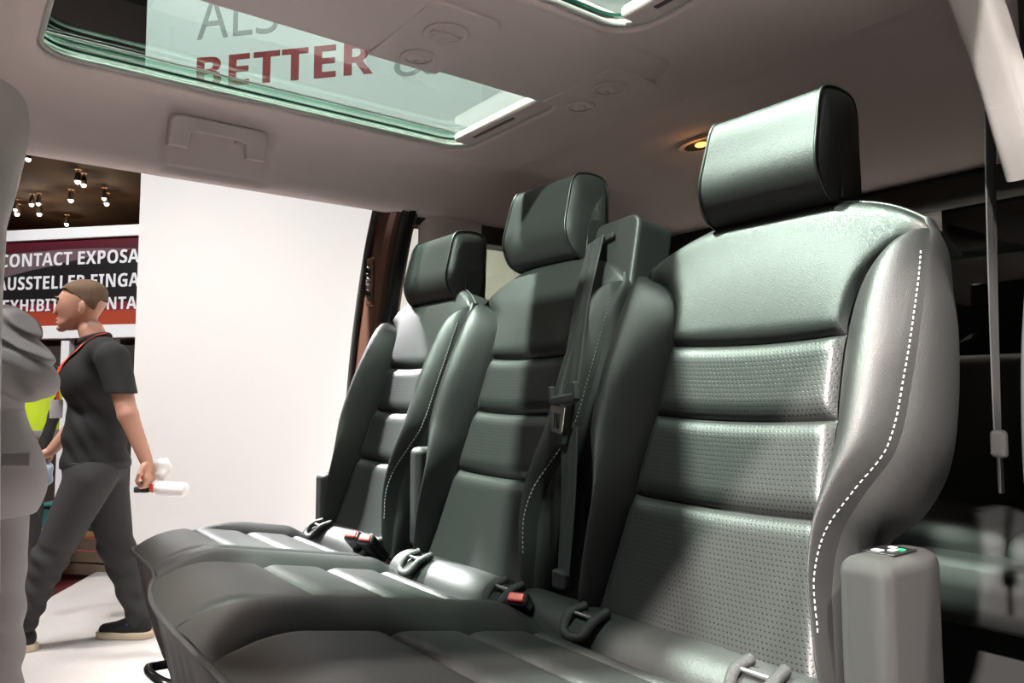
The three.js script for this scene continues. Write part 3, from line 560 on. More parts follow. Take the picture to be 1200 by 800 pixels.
// --- double seat: middle and near places on one cushion
{
  const o = [-0.90, FY, SEATZ];
  const t = thing('double_seat', 'black leather double seat with two headrests and a built-in belt tower', 'seat', o, { local: true });
  const zf = (x) => -0.236 - 0.06 * Math.pow(clamp((-1.0 - x) / 0.37), 2.2) - 0.03 * Math.pow(clamp((x + 0.75) / 0.35), 2);
  cushion(t, [-1.37, -0.41], [{ x0: -1.37, x1: -1.295, side: -1, h: 0.026 }, { x0: -1.295, x1: -1.0, panel: true }, { x0: -1.0, x1: -0.842, h: 0.018 }, { x0: -0.842, x1: -0.49, panel: true }, { x0: -0.49, x1: -0.41, side: 1, h: 0.026 }], zf, o);
  biteRoll(t, -1.345, -0.42, [-1.262, -0.985, -0.795, -0.520], o);
  const by = BITE[1] - FY;
  backrest(t, -1.132 - o[0], by, 0.89); backrest(t, -0.643 - o[0], by, 0.97);
  headrest(t, -1.16 - o[0], 0.262 - FY, -0.965 - SEATZ); headrest(t, -0.650 - o[0], 0.262 - FY, -0.965 - SEATZ);
  // belt tower on the shoulder of the middle place
  const tw = part('belt_tower', (() => {
    const s = new THREE.Shape(); s.moveTo(-0.052, -0.03); s.lineTo(0.028, -0.115); s.quadraticCurveTo(0.042, -0.125, 0.046, -0.10); s.lineTo(0.054, 0.036); s.quadraticCurveTo(0.055, 0.056, 0.035, 0.056); s.lineTo(-0.045, 0.050); s.quadraticCurveTo(-0.058, 0.048, -0.057, 0.034); s.closePath();
    const g = new THREE.ExtrudeGeometry(s, { depth: 0.085, bevelEnabled: true, bevelThickness: 0.01, bevelSize: 0.008, bevelSegments: 4, curveSegments: 8 }); g.rotateX(-0.16); g.scale(0.88, 0.92, 0.85); g.translate(-0.968 - o[0], 0.252 - FY, -1.03 - SEATZ); return g; })(), M.leather, t);
  part('slot', (() => { const g = rbox(0.074, 0.012, 0.006, 0.003, 0, 0, 0); g.rotateZ(0.18); g.rotateX(-0.16); g.scale(0.8, 1, 1); g.translate(-0.994 - o[0], 0.284 - FY, -0.945 - SEATZ); return g; })(), M.dark, tw);
  part('shoulder_plug', rbox(0.07, 0.14, 0.07, 0.02, -0.905 - o[0], 0.13 - FY, -0.985 - SEATZ), M.leather, tw);
  // hinge covers, buckles
  part('hinge_cover', (() => { const g = new RoundedBoxGeometry(0.056, 0.17, 0.125, 4, 0.018); g.translate(-0.42 - o[0], -0.248 - FY, -0.815 - SEATZ); return g; })(), M.plasticGrey, t);
  part('hinge_cover_foot', rbox(0.044, 0.22, 0.08, 0.012, -0.418 - o[0], -0.40 - FY, -0.83 - SEATZ), M.plasticGrey, t);
  { const ic = part('icon_plate', rbox(0.034, 0.002, 0.05, 0.001, -0.42 - o[0], -0.1625 - FY, -0.815 - SEATZ, 1), M.gloss, t);
    const dot = (w, d, x, z, m) => part('icon', rbox(w, 0.001, d, 0.0004, -0.42 + x - o[0], -0.1612 - FY, -0.815 + z - SEATZ, 1), m, ic);
    const mark = std(lin(0.3, 0.3, 0.32), { roughness: 0.6 }); dot(0.010, 0.010, -0.006, 0.014, mark); dot(0.007, 0.011, 0.004, 0.002, mark); dot(0.007, 0.007, 0.008, -0.008, std(lin(0.02, 0.45, 0.16), { roughness: 0.4 })); dot(0.008, 0.007, -0.004, -0.014, mark); }
  part('hinge_cover', rbox(0.04, 0.20, 0.08, 0.014, -1.352 - o[0], -0.20 - FY, -0.80 - SEATZ), M.plastic, t);
  part('hinge_cover', rbox(0.045, 0.14, 0.07, 0.014, -0.905 - o[0], -0.13 - FY, -0.86 - SEATZ), M.plasticGrey, t);
  part('hinge_post', rbox(0.034, 0.20, 0.05, 0.01, -0.905 - o[0], -0.26 - FY, -0.85 - SEATZ), M.plastic, t);
  buckle(t, -0.925 - o[0], -0.318 - FY, -0.712 - SEATZ, 0.5);
  part('seat_base', [rbox(0.86, 0.1, 0.40, 0.02, -0.885 - o[0], -0.50 - FY, -0.53 - SEATZ), rbox(0.06, 0.2, 0.36, 0.02, -1.25 - o[0], -0.62 - FY, -0.56 - SEATZ), rbox(0.06, 0.2, 0.36, 0.02, -0.52 - o[0], -0.62 - FY, -0.56 - SEATZ)], M.dark, t);
}
// --- single seat on the far side
{
  const o = [-1.6, FY, SEATZ];
  const t = thing('single_seat', 'black leather single seat beside the open far door', 'seat', o, { local: true });
  const zf = (x) => -0.30 - 0.22 * Math.pow(clamp((-1.56 - x) / 0.25), 3.0);
  cushion(t, [-1.81, -1.381], [{ x0: -1.81, x1: -1.74, side: -1, h: 0.028 }, { x0: -1.74, x1: -1.44, panel: true }, { x0: -1.44, x1: -1.381, side: 1, h: 0.026 }], zf, o);
  biteRoll(t, -1.79, -1.43, [-1.72, -1.46], o);
  const by = BITE[1] - FY;
  backrest(t, -1.585 - o[0], by - 0.005, 0.80);
  headrest(t, -1.576 - o[0], 0.222 - FY, -0.962 - SEATZ);
  part('hinge_cover', rbox(0.05, 0.16, 0.08, 0.014, -1.83 - o[0], -0.27 - FY, -0.80 - SEATZ), M.plastic, t);
  buckle(t, -1.465 - o[0], -0.302 - FY, -0.700 - SEATZ, 0.5); buckle(t, -1.412 - o[0], -0.302 - FY, -0.705 - SEATZ, 0.5);
  part('slide_lever', tube([[-1.56, -0.5, -0.45], [-1.557, -0.497, -0.34], [-1.535, -0.49, -0.32], [-1.47, -0.49, -0.32], [-1.445, -0.497, -0.34], [-1.44, -0.5, -0.45]].map((p) => V(p[0] - o[0], p[1] - FY, p[2] - SEATZ)), 0.008, 50, 10), M.gloss, t);
  part('seat_base', [rbox(0.36, 0.1, 0.34, 0.02, -1.59 - o[0], -0.50 - FY, -0.56 - SEATZ), rbox(0.05, 0.2, 0.3, 0.02, -1.71 - o[0], -0.62 - FY, -0.58 - SEATZ), rbox(0.05, 0.2, 0.3, 0.02, -1.47 - o[0], -0.62 - FY, -0.58 - SEATZ)], M.dark, t);
}
// --- belt of the middle place
function webbing(pts, w, side) { // ribbon along pts; side: across direction
  const c = new THREE.CatmullRomCurve3(pts.map((p) => V(...p)), false, 'centripetal'), n = 60;
  return sheet((a, b) => { const p = c.getPoint(b), tg = c.getTangent(b), sd = V(...side(b)).addScaledVector(tg, -V(...side(b)).dot(tg)).normalize(), nn = V().crossVectors(sd, tg), ang = a * Math.PI * 2, X = Math.cos(ang) * w / 2, Y = 0.0009 * Math.sign(Math.sin(ang)) * Math.pow(Math.abs(Math.sin(ang)), 0.3) + 0.0006 * Math.cos(a * Math.PI * 12);
    return [p.x + sd.x * X + nn.x * Y, p.y + sd.y * X + nn.y * Y, p.z + sd.z * X + nn.z * Y]; }, 32, n);
}
{
  const t = thing('seat_belt', 'black seat belt hanging from the belt tower with a silver tongue', 'seat belt', [-0.93, -0.30, -0.8]);
  const a = atZ(698, 281, -0.938), m1 = atZ(668, 455, -0.80), m2 = atZ(664, 500, -0.795), m3 = atZ(663, 580, -0.785), e = atZ(660, 672, -0.775);
  const A = (v, k = 0) => [v.x + k, v.y, v.z];
  part('webbing', webbing([A(a), A(a.clone().lerp(m1, 0.5).add(V(0, 0, 0.008))), A(m1), A(m2, -0.002)], 0.046, () => [1, 0, 0.15]), M.webbing, t);
  part('webbing', webbing([A(m2, 0.006), A(m3, 0.006), A(e)], 0.046, (b) => [1, 0, 0.1 + 0.25 * b]), M.webbing, t);
  const head = part('tongue', (() => { const c = atZ(661, 468, -0.782); const g = rbox(0.062, 0.016, 0.012, 0.005, 0, 0, 0), s1 = rbox(0.01, 0.03, 0.012, 0.004, -0.029, 0.01, 0), s2 = rbox(0.01, 0.03, 0.012, 0.004, 0.029, 0.01, 0); const r = merge([g, s1, s2]); r.rotateZ(0.12); r.translate(c.x, c.y, c.z); return r; })(), M.plastic, t);
  part('tongue_plate', (() => { const s = new THREE.Shape([[-0.016, 0], [0.016, 0], [0.013, -0.038], [0.010, -0.042], [-0.010, -0.042], [-0.013, -0.038]].map((p) => new THREE.Vector2(...p))); const h = new THREE.Path([[-0.008, -0.011], [0.008, -0.011], [0.007, -0.035], [-0.007, -0.035]].map((p) => new THREE.Vector2(...p))); s.holes.push(h); const g = new THREE.ExtrudeGeometry(s, { depth: 0.003, bevelEnabled: true, bevelSize: 0.0008, bevelThickness: 0.0008, bevelSegments: 1 }); g.rotateZ(-0.12); const c = atZ(656, 476, -0.781); g.translate(c.x, c.y, c.z); return g; })(), M.chrome, head).userData.label = 'silver tongue plate';
  part('anchor', (() => { const g = rbox(0.03, 0.03, 0.026, 0.006, e.x, e.y - 0.008, e.z); return g; })(), M.plasticGrey, t);
}
// --- belt of the near place, hanging from the near pillar
{
  const t = thing('pillar_belt', 'narrow black seat belt hanging beside the near pillar trim', 'seat belt', [-0.42, -0.12, -0.95]);
  const q = [[1161, 110, -0.40], [1161, 200, -0.40], [1164, 350, -0.40], [1168, 480, -0.40], [1170, 530, -0.40]].map(([u, v, x]) => { const p = atX(u, v, x); return [p.x, p.y, p.z]; });
  part('webbing', webbing(q, 0.044, (b) => [-0.08 - 0.16 * b, 0, -1]), M.webbing, t);
  const c = atX(1171, 520, -0.39);
  part('tongue', rbox(0.018, 0.034, 0.014, 0.006, c.x, c.y, c.z), M.plasticGrey, t);
  part('tongue_plate', rbox(0.004, 0.05, 0.010, 0.001, c.x, c.y - 0.034, c.z, 1), M.chrome, t);
}
// --- third-row seat behind, seen past the near seat
{
  const o = [-0.72, FY, -1.72];
  const t = thing('rear_seat', 'dark leather third-row seat folded low behind the near seat', 'seat', o, { local: true });
  part('cushion', rbox(0.62, 0.11, 0.46, 0.045, -0.03, 0.40, 0.16, 5), M.leather, t);
  part('cushion_top', rbox(0.50, 0.07, 0.40, 0.03, -0.07, 0.46, 0.10, 5), M.leather, t);
  part('cushion_bolster', rbox(0.10, 0.09, 0.42, 0.04, 0.225, 0.455, 0.10, 5), M.leather, t);
  part('seat_base', rbox(0.5, 0.36, 0.36, 0.02, 0, 0.18, 0.1), M.dark, t);
}
// ------------------------------------------------------------------ people and things behind the van
// distance fields meshed with surface nets
const sub3 = (a, b) => [a[0] - b[0], a[1] - b[1], a[2] - b[2]];
const cone = (a, ra, b, rb) => { const d = sub3(b, a), dd = d[0] * d[0] + d[1] * d[1] + d[2] * d[2] || 1e-9; return (p) => { const q = sub3(p, a), t = clamp((q[0] * d[0] + q[1] * d[1] + q[2] * d[2]) / dd); return Math.hypot(q[0] - d[0] * t, q[1] - d[1] * t, q[2] - d[2] * t) - lerp(ra, rb, t); }; };
const ell = (c, r) => { const m = Math.min(...r); return (p) => { const x = (p[0] - c[0]) / r[0], y = (p[1] - c[1]) / r[1], z = (p[2] - c[2]) / r[2], k = Math.hypot(x, y, z), g = Math.hypot(x / r[0], y / r[1], z / r[2]) || 1e-6; return k < 1e-6 ? -m : k * (k - 1) / g; }; };
const blend = (list, k) => (p) => { let d = list[0](p); for (let i = 1; i < list.length; i++) { const e = list[i](p), h = clamp(0.5 + 0.5 * (e - d) / k); d = lerp(e, d, h) - k * h * (1 - h); } return d; };
const cut = (f, g) => (p) => Math.max(f(p), g(p));
const grow = (f, o) => (p) => f(p) - o;
function netMesh(f, lo, hi, h) {
  const n = [0, 1, 2].map((i) => Math.ceil((hi[i] - lo[i]) / h) + 1), [nx, ny, nz] = n, val = new Float32Array(nx * ny * nz), id = new Int32Array(nx * ny * nz).fill(-1);
  const at = (i, j, k) => (k * ny + j) * nx + i;
  // coarse skip: sample every 4th cell, fill only near the surface
  const S = 4;
  for (let k = 0; k < nz; k += S) for (let j = 0; j < ny; j += S) for (let i = 0; i < nx; i += S) {
    const c = f([lo[0] + (i + 1.5) * h, lo[1] + (j + 1.5) * h, lo[2] + (k + 1.5) * h]), far = Math.abs(c) > h * S * 1.6;
    for (let dk = 0; dk < S && k + dk < nz; dk++) for (let dj = 0; dj < S && j + dj < ny; dj++) for (let di = 0; di < S && i + di < nx; di++) val[at(i + di, j + dj, k + dk)] = far ? c : f([lo[0] + (i + di) * h, lo[1] + (j + dj) * h, lo[2] + (k + dk) * h]);
  }
  const pos = [], idx = [];
  for (let k = 0; k < nz - 1; k++) for (let j = 0; j < ny - 1; j++) for (let i = 0; i < nx - 1; i++) {
    let m = 0; const c = [];
    for (let q = 0; q < 8; q++) { const v = val[at(i + (q & 1), j + (q >> 1 & 1), k + (q >> 2))]; c.push(v); if (v < 0) m |= 1 << q; }
    if (m === 0 || m === 255) continue;
    let s = [0, 0, 0], w = 0;
    for (let q = 0; q < 8; q++) for (const ax of [1, 2, 4]) { const r = q | ax; if (r === q) continue; if ((c[q] < 0) !== (c[r] < 0)) { const t = c[q] / (c[q] - c[r]); s[0] += (q & 1) + (ax === 1 ? t : 0); s[1] += (q >> 1 & 1) + (ax === 2 ? t : 0); s[2] += (q >> 2) + (ax === 4 ? t : 0); w++; } }
    id[at(i, j, k)] = pos.length / 3; pos.push(lo[0] + (i + s[0] / w) * h, lo[1] + (j + s[1] / w) * h, lo[2] + (k + s[2] / w) * h);
  }
  for (let k = 1; k < nz - 1; k++) for (let j = 1; j < ny - 1; j++) for (let i = 1; i < nx - 1; i++) {
    const a = val[at(i, j, k)] < 0;
    const quad = (p, q, r, s, flip) => { const v = [p, q, r, s].map((x) => id[x]); if (v.some((x) => x < 0)) return; if (flip) idx.push(v[0], v[2], v[1], v[0], v[3], v[2]); else idx.push(v[0], v[1], v[2], v[0], v[2], v[3]); };
    if (a !== (val[at(i + 1, j, k)] < 0)) quad(at(i, j - 1, k - 1), at(i, j, k - 1), at(i, j, k), at(i, j - 1, k), !a);
    if (a !== (val[at(i, j + 1, k)] < 0)) quad(at(i - 1, j, k - 1), at(i - 1, j, k), at(i, j, k), at(i, j, k - 1), !a);
    if (a !== (val[at(i, j, k + 1)] < 0)) quad(at(i - 1, j - 1, k), at(i, j - 1, k), at(i, j, k), at(i - 1, j, k), !a);
  }
  const nor = [], e = h * 0.35;
  for (let i = 0; i < pos.length; i += 3) { const p = [pos[i], pos[i + 1], pos[i + 2]], g = [0, 1, 2].map((q) => { const u = [...p], v = [...p]; u[q] += e; v[q] -= e; return f(u) - f(v); }), l = Math.hypot(...g) || 1; nor.push(g[0] / l, g[1] / l, g[2] / l); }
  const g = new THREE.BufferGeometry();
  g.setAttribute('position', new THREE.Float32BufferAttribute(pos, 3)); g.setAttribute('normal', new THREE.Float32BufferAttribute(nor, 3));
  g.setAttribute('uv', new THREE.Float32BufferAttribute(Array.from({ length: pos.length / 3 }, (_, i) => [pos[i * 3] + pos[i * 3 + 2], pos[i * 3 + 1]]).flat(), 2)); g.setIndex(idx);
  return g;
}
const PM = {
  skin: std(lin(0.50, 0.27, 0.19), { roughness: 0.5 }),
  hair: std(lin(0.13, 0.075, 0.04), { roughness: 0.7, bumpMap: clothBump, bumpScale: 0.002 }),
  polo: std(lin(0.012, 0.012, 0.013), { roughness: 0.85, bumpMap: clothBump, bumpScale: 0.001 }),
  jeans: std(lin(0.038, 0.038, 0.040), { roughness: 0.9, bumpMap: clothBump, bumpScale: 0.001 }),
  suit: std(lin(0.17, 0.167, 0.17), { roughness: 0.7, bumpMap: clothBump, bumpScale: 0.001 }),
  lanyard: std(lin(0.75, 0.075, 0.03), { roughness: 0.6 }),
  shoe: std(lin(0.012, 0.012, 0.014), { roughness: 0.7 }),
  sole: std(lin(0.75, 0.62, 0.45), { roughness: 0.7 }),
  blue: std(lin(0.06, 0.06, 0.5), { roughness: 0.5 }),
  vest: std(lin(0.55, 0.75, 0.02), { roughness: 0.7 }),
  silver: std(lin(0.28, 0.28, 0.28), { roughness: 0.4 }),
  eye: std(lin(0.03, 0.02, 0.02), { roughness: 0.2 }),
  cloth: std(lin(0.45, 0.56, 0.66), { roughness: 0.9 }),
};
// frame of a person standing at pixel u with feet on the floor at pixel v: x to the right of the picture, y up, z towards the lens
function stander(u0, v0) { const b = atY(u0, v0, GY), k = b.dot(FW) / FOCAL; const fh = V(-Math.sin(YAW), 0, -Math.cos(YAW)); return { base: [b.x, GY, b.z], J: (u, v, z = 0) => { const d = ray(u, v), p = d.multiplyScalar((b.dot(fh) - z) / d.dot(fh)); return [p.x * RT.x + p.z * RT.z - (b.x * RT.x + b.z * RT.z), p.y - GY, z]; }, k }; }
function hand(w, dir, side, curl) { // simple grasping hand: palm and five fingers from wrist w along dir; side: across the palm, curl: towards the palm
  const P = (a, b, c) => [0, 1, 2].map((i) => w[i] + dir[i] * a + side[i] * b + curl[i] * c);
  const palm = [cone(P(0, 0, 0), 0.026, P(0.035, 0.012, 0), 0.020), cone(P(0.02, -0.015, 0), 0.019, P(0.075, -0.024, 0.004), 0.014), cone(P(0.03, 0.02, 0), 0.018, P(0.08, 0.026, 0.004), 0.014), cone(P(0.075, -0.024, 0.004), 0.013, P(0.08, 0.026, 0.004), 0.013)];
  const f = [];
  [[-0.028, 0.9], [-0.010, 1.05], [0.009, 1], [0.027, 0.8]].forEach(([b, l]) => { const k1 = P(0.08, b, 0.004), k2 = P(0.08 + 0.030 * l, b, 0.022), k3 = P(0.085 + 0.024 * l, b, 0.046 * l), k4 = P(0.085, b, 0.058 * l); f.push(blend([cone(k1, 0.0105, k2, 0.0098), cone(k2, 0.0098, k3, 0.009), cone(k3, 0.009, k4, 0.008)], 0.004)); });
  const th = blend([cone(P(0.02, -0.028, 0.006), 0.014, P(0.05, -0.046, 0.022), 0.011), cone(P(0.05, -0.046, 0.022), 0.011, P(0.075, -0.040, 0.045), 0.009)], 0.006);
  const pm = blend(palm, 0.015), fs = (p) => Math.min(...f.map((q) => q(p)), th(p));
  return (p) => { const a = pm(p), b = fs(p), h = clamp(0.5 + 0.5 * (b - a) / 0.006); return lerp(b, a, h) - 0.006 * h * (1 - h); };
}
// ---- man in a black polo shirt walking to the left
{
  const { base, J, k } = stander(110, 754);
  const t = thing('person', 'man in black polo shirt and grey jeans walking past with a red lanyard', 'person', base, { turn: YAW, local: true });
  const r = (px) => px * k;
  const skull = blend([ell(J(99, 351), [r(26), r(21), 0.078]), ell(J(93, 366), [r(22), r(20), 0.066]), ell(J(80, 379), [r(11), r(8), 0.042]), ell(J(82, 357), [r(13), r(17), 0.060])], 0.03);
  const face = blend([skull, cone(J(71, 354), 0.009, J(65, 366), 0.013), ell(J(72.5, 350), [r(4), r(2.5), 0.05]), ell(J(69.5, 374.5), [r(3.4), r(1.8), 0.024]), ell(J(70, 378.5), [r(3.4), r(1.8), 0.022]), ell(J(72, 385), [r(5), r(4), 0.026])], 0.012);
  const ears = [1, -1].map((s) => blend([ell([J(106, 361)[0], J(106, 361)[1], s * 0.076], [r(4), r(7), 0.012]), ell([J(104, 367)[0], J(104, 367)[1], s * 0.075], [r(2.5), r(3), 0.010])], 0.01));
  const socket = (p) => { const d = Math.min(...[1, -1].map((s) => Math.hypot((p[0] - J(70.5, 356)[0]) * 1.0, (p[1] - J(72, 355.5)[1]), (p[2] - s * 0.036)) - 0.012)); return d; };
  const headF = (p) => Math.max(Math.min(face(p), ears[0](p), ears[1](p)), -socket(p) - 0.006);
  const torso = blend([ell(J(113, 445), [r(33), r(42), 0.19]), ell(J(112, 510), [r(31), r(45), 0.165]), ell(J(113, 545), [r(33), r(25), 0.17]), cone(J(122, 413, 0.13), 0.07, J(116, 413, -0.15), 0.07)], 0.06);
  const neck = cone(J(107, 388), 0.058, J(115, 408), 0.066);
  const nArm = [cone(J(132, 420, 0.185), 0.062, J(150, 486, 0.225), 0.043), cone(J(150, 486, 0.225), 0.045, J(172, 541, 0.215), 0.029)];
  const fArm = [cone(J(110, 420, -0.19), 0.06, J(92, 492, -0.25), 0.043), cone(J(92, 492, -0.25), 0.043, J(60, 528, -0.20), 0.029)];
  const nLeg = [cone(J(106, 560, 0.085), 0.105, J(58, 655, 0.10), 0.068), cone(J(58, 655, 0.10), 0.068, J(26, 737, 0.10), 0.042)];
  const fLeg = [cone(J(121, 560, -0.085), 0.105, J(137, 642, -0.10), 0.068), cone(J(137, 642, -0.10), 0.068, J(163, 724, -0.10), 0.042)];
  const inner = (f) => grow(f, -0.012);
  const bodyF = blend([inner(torso), neck, ...nArm.map(inner), ...fArm.map(inner), ...nLeg.map(inner), ...fLeg.map(inner)], 0.03);
  const skinArms = blend([nArm[1], nArm[0]], 0.015);
  const whole = (p) => Math.min(bodyF(p), Math.max(skinArms(p), p[1] - J(110, 425)[1]), Math.max(blend([fArm[0], fArm[1]], 0.015)(p), p[1] - J(110, 440)[1]));
  const nh = hand(J(172, 541, 0.215), [0.25, -0.95, 0.0], [0.0, 0.0, -1], [-0.95, -0.25, 0]), fh = hand(J(60, 528, -0.20), [-0.85, -0.5, 0], [0, 0, 1], [0.4, -0.9, 0]);
  const lo = [J(110, 540)[0], -0.0, -0.36], hi = [J(205, 540)[0], J(110, 395)[1], 0.36];
  const bodyG = [netMesh(whole, [J(-15, 540)[0], 0.02, -0.34], [J(222, 540)[0], J(110, 392)[1], 0.34], 0.013), netMesh(blend([headF, neck], 0.025), [J(55, 540)[0], J(110, 402)[1], -0.11], [J(140, 540)[0], J(110, 322)[1], 0.11], 0.0042), netMesh(nh, [J(155, 540)[0], J(110, 580)[1], 0.13], [J(235, 540)[0], J(110, 528)[1], 0.29], 0.0045), netMesh(fh, [J(0, 540)[0], J(110, 572)[1], -0.29], [J(75, 540)[0], J(110, 515)[1], -0.12], 0.005)];
  const body = part('body', bodyG, PM.skin, t);
  for (const s of [1, -1]) { const e = new THREE.SphereGeometry(0.011, 14, 10), c = J(73, 356); e.translate(c[0] + 0.006, c[1], s * 0.043); part('eye', e, PM.eye, body); const b = tube([[J(69, 350.5)[0], J(69, 350.5)[1], s * 0.030], [J(71, 349)[0], J(71, 349)[1], s * 0.048], [J(77, 351)[0], J(77, 351)[1], s * 0.062]], 0.0038, 10, 6); part('eyebrow', b, PM.hair, body); }
  // short hair, higher at the front, faded at the sides
  const ht = table([[66, 340], [74, 344], [84, 349], [92, 356], [99, 364], [102, 360], [107, 353], [112, 366], [118, 377], [128, 383]]), hairline = (x) => J(110, ht(110 + x / (k * 0.985)))[1];
  const hairF = (p) => { const up = 0.004 + 0.018 * smooth((p[1] - J(110, 350)[1]) / 0.06) + 0.003 * n32(p[0] * 3, p[2] * 3); const line = hairline(p[0]); return Math.max(skull(p) - up * 0.7, (line - p[1]) * 0.8, J(70, 540)[0] - p[0]); };
  part('hair', netMesh(hairF, [J(60, 540)[0], J(110, 386)[1], -0.11], [J(140, 540)[0], J(110, 318)[1], 0.11], 0.0042), PM.hair, t);
  const sleeve = (a, lim) => cut(grow(a, 0.016), (p) => lim(p));
  const wr = (p) => 0.004 * Math.sin(p[1] * 55 + p[0] * 40 + 3 * Math.sin(p[0] * 20)) * smooth((J(110, 440)[1] - p[1]) / 0.2);
  const poloF = (p) => { const tr = Math.max(blend([grow(torso, 0.008), cone(J(110, 398), 0.062, J(116, 410), 0.075)], 0.03)(p), J(110, 549)[1] - p[1], p[1] - J(110, 393)[1] + (p[0] - J(112, 540)[0]) * -0.25); const s1 = sleeve(nArm[0], (q) => J(110, 461)[1] - q[1])(p), s2 = sleeve(fArm[0], (q) => J(110, 462)[1] - q[1])(p); const a = Math.min(s1, s2), h = clamp(0.5 + 0.5 * (a - tr) / 0.03); return lerp(a, tr, h) - 0.03 * h * (1 - h) + wr(p); };
  part('polo_shirt', netMesh(poloF, [J(45, 540)[0], J(110, 556)[1], -0.34], [J(195, 540)[0], J(110, 385)[1], 0.34], 0.009), PM.polo, t);
  part('collar', (() => { const c = J(111, 398); const g = new THREE.TorusGeometry(0.068, 0.014, 10, 36); g.rotateX(Math.PI / 2); g.scale(1, 1.3, 0.95); g.rotateZ(0.32); g.translate(c[0], c[1], c[2]); return g; })(), PM.polo, t);
  const fold = (p) => 0.005 * Math.sin(p[1] * 70 + 40 * p[0]) * (smooth((J(110, 620)[1] - p[1]) / 0.1));
  const jeansF = (p) => Math.min(blend([Math.abs(0) === 0 ? cut(grow(torso, 0.004), (q) => Math.max(q[1] - J(110, 540)[1], J(110, 585)[1] - q[1])) : torso, ...nLeg.map((f) => grow(f, 0.010))], 0.03)(p), blend([cut(grow(torso, 0.002), (q) => Math.max(q[1] - J(110, 540)[1], J(110, 585)[1] - q[1])), ...fLeg.map((f) => grow(f, 0.010))], 0.03)(p)) + fold(p);
  part('jeans', netMesh(cut(jeansF, (p) => p[1] - J(110, 538)[1]), [J(8, 540)[0], 0.05, -0.25], [J(180, 540)[0], J(110, 530)[1], 0.27], 0.009), PM.jeans, t);
  part('belt', netMesh(cut(grow(torso, 0.012), (p) => Math.max(p[1] - J(110, 539)[1], J(110, 547)[1] - p[1])), [J(65, 540)[0], J(110, 552)[1], -0.22], [J(165, 540)[0], J(110, 534)[1], 0.22], 0.007), PM.shoe, t);
  for (const [ax, ay, z, lift] of [[163, 724, -0.10, 0], [26, 737, 0.10, 0]]) {
    const a = J(ax, ay, z), heel = a[0] + 0.06, toe = a[0] - 0.20, y0 = 0.032;
    const sf = blend([cone([heel - 0.03, y0 + 0.02, z], 0.034, [a[0] - 0.06, y0 + 0.018, z], 0.036), cone([a[0] - 0.06, y0 + 0.02, z], 0.036, [toe + 0.03, y0 + 0.008, z], 0.028), cone([a[0] + 0.01, y0 + 0.05, z], 0.040, [a[0], a[1] + 0.01, z], 0.046)], 0.035);
    const sh = part('shoe', netMesh(cut(sf, (p) => y0 - 0.006 - p[1]), [toe - 0.03, 0, z - 0.08], [heel + 0.05, a[1] + 0.08, z + 0.08], 0.006), PM.shoe, t);
    const s = new THREE.Shape(); const op = []; for (let i = 0; i <= 24; i++) { const q = i / 24; op.push([lerp(heel + 0.012, toe - 0.006, q), 0.034 + 0.012 * Math.sin(q * Math.PI) ** 0.5 + 0.006 * Math.sin(q * 5)]); }
    s.setFromPoints([...op.map((p) => new THREE.Vector2(p[0], -(p[1] * Math.min(1, Math.sqrt(Math.max(0, Math.min(p[0] - toe + 0.01, heel + 0.016 - p[0])) / 0.03))))), ...op.reverse().map((p) => new THREE.Vector2(p[0], p[1] * Math.min(1, Math.sqrt(Math.max(0, Math.min(p[0] - toe + 0.01, heel + 0.016 - p[0])) / 0.03))))]);
    const g = new THREE.ExtrudeGeometry(s, { depth: 0.022, bevelEnabled: true, bevelThickness: 0.004, bevelSize: 0.003, bevelSegments: 2 }); g.rotateX(-Math.PI / 2); g.translate(0, 0.006, z); part('sole', g, PM.sole, sh);
    const tri = new THREE.ExtrudeGeometry(new THREE.Shape([[-0.024, 0], [0.02, 0], [0.004, 0.036]].map((p) => new THREE.Vector2(...p))), { depth: 0.004, bevelEnabled: false }); tri.translate(a[0] - 0.045, y0 + 0.012, z + 0.036); part('emblem', tri, PM.blue, sh).userData.label = 'blue triangular emblem';
  }
  // lanyard and badge, chest emblem
  const outside = (p) => { const q = [...p]; for (let i = 0; i < 40 && poloF(q) < 0.006; i++) { q[0] -= 0.0024; q[2] += 0.0032; } return q; };
  const ln = part('lanyard', webbing([J(124, 391, 0.03), J(114, 395, 0.085), J(102, 402, 0.105), J(91, 409, 0.14), J(83, 420, 0.14), J(76, 434, 0.12), J(72, 450, 0.11), J(68, 468, 0.10)].map(outside), 0.028, () => [0.7, 0.3, 0.5]), PM.lanyard, t);
  const bc = J(66, 479, 0.10); part('badge', (() => { const g = rbox(0.06, 0.09, 0.004, 0.001, 0, 0, 0, 1); g.rotateY(1.0); g.translate(...bc); return g; })(), M.white, ln);
  const cl = J(90.5, 426, 0.165), disc = new THREE.CylinderGeometry(0.015, 0.015, 0.008, 16); disc.rotateX(Math.PI / 2); disc.translate(...cl); const em = part('chest_emblem', disc, M.white, t);
  part('emblem_bar', rbox(0.022, 0.006, 0.008, 0.001, cl[0] - 0.006, cl[1] - 0.023, cl[2], 1), PM.lanyard, em);
  // what he carries
  const bt = thing('spray_bottle', 'white spray bottle with red and black trigger in the walking man\'s hand', 'bottle', base, { turn: YAW, local: true });
  const bo = new THREE.LatheGeometry([[0.001, 0], [0.030, 0.002], [0.034, 0.012], [0.034, 0.11], [0.030, 0.135], [0.016, 0.155], [0.014, 0.165]].map((p) => new THREE.Vector2(...p)), 28); bo.rotateZ(Math.PI / 2); const bp = J(219, 574, 0.20); bo.rotateZ(-0.06); bo.translate(bp[0], bp[1], bp[2]); part('flask', bo, M.white, bt);
  const np = J(180, 572, 0.20); const ring = new THREE.CylinderGeometry(0.019, 0.019, 0.022, 20); ring.rotateZ(Math.PI / 2); ring.translate(np[0], np[1], np[2]); part('collar', ring, PM.lanyard, bt);
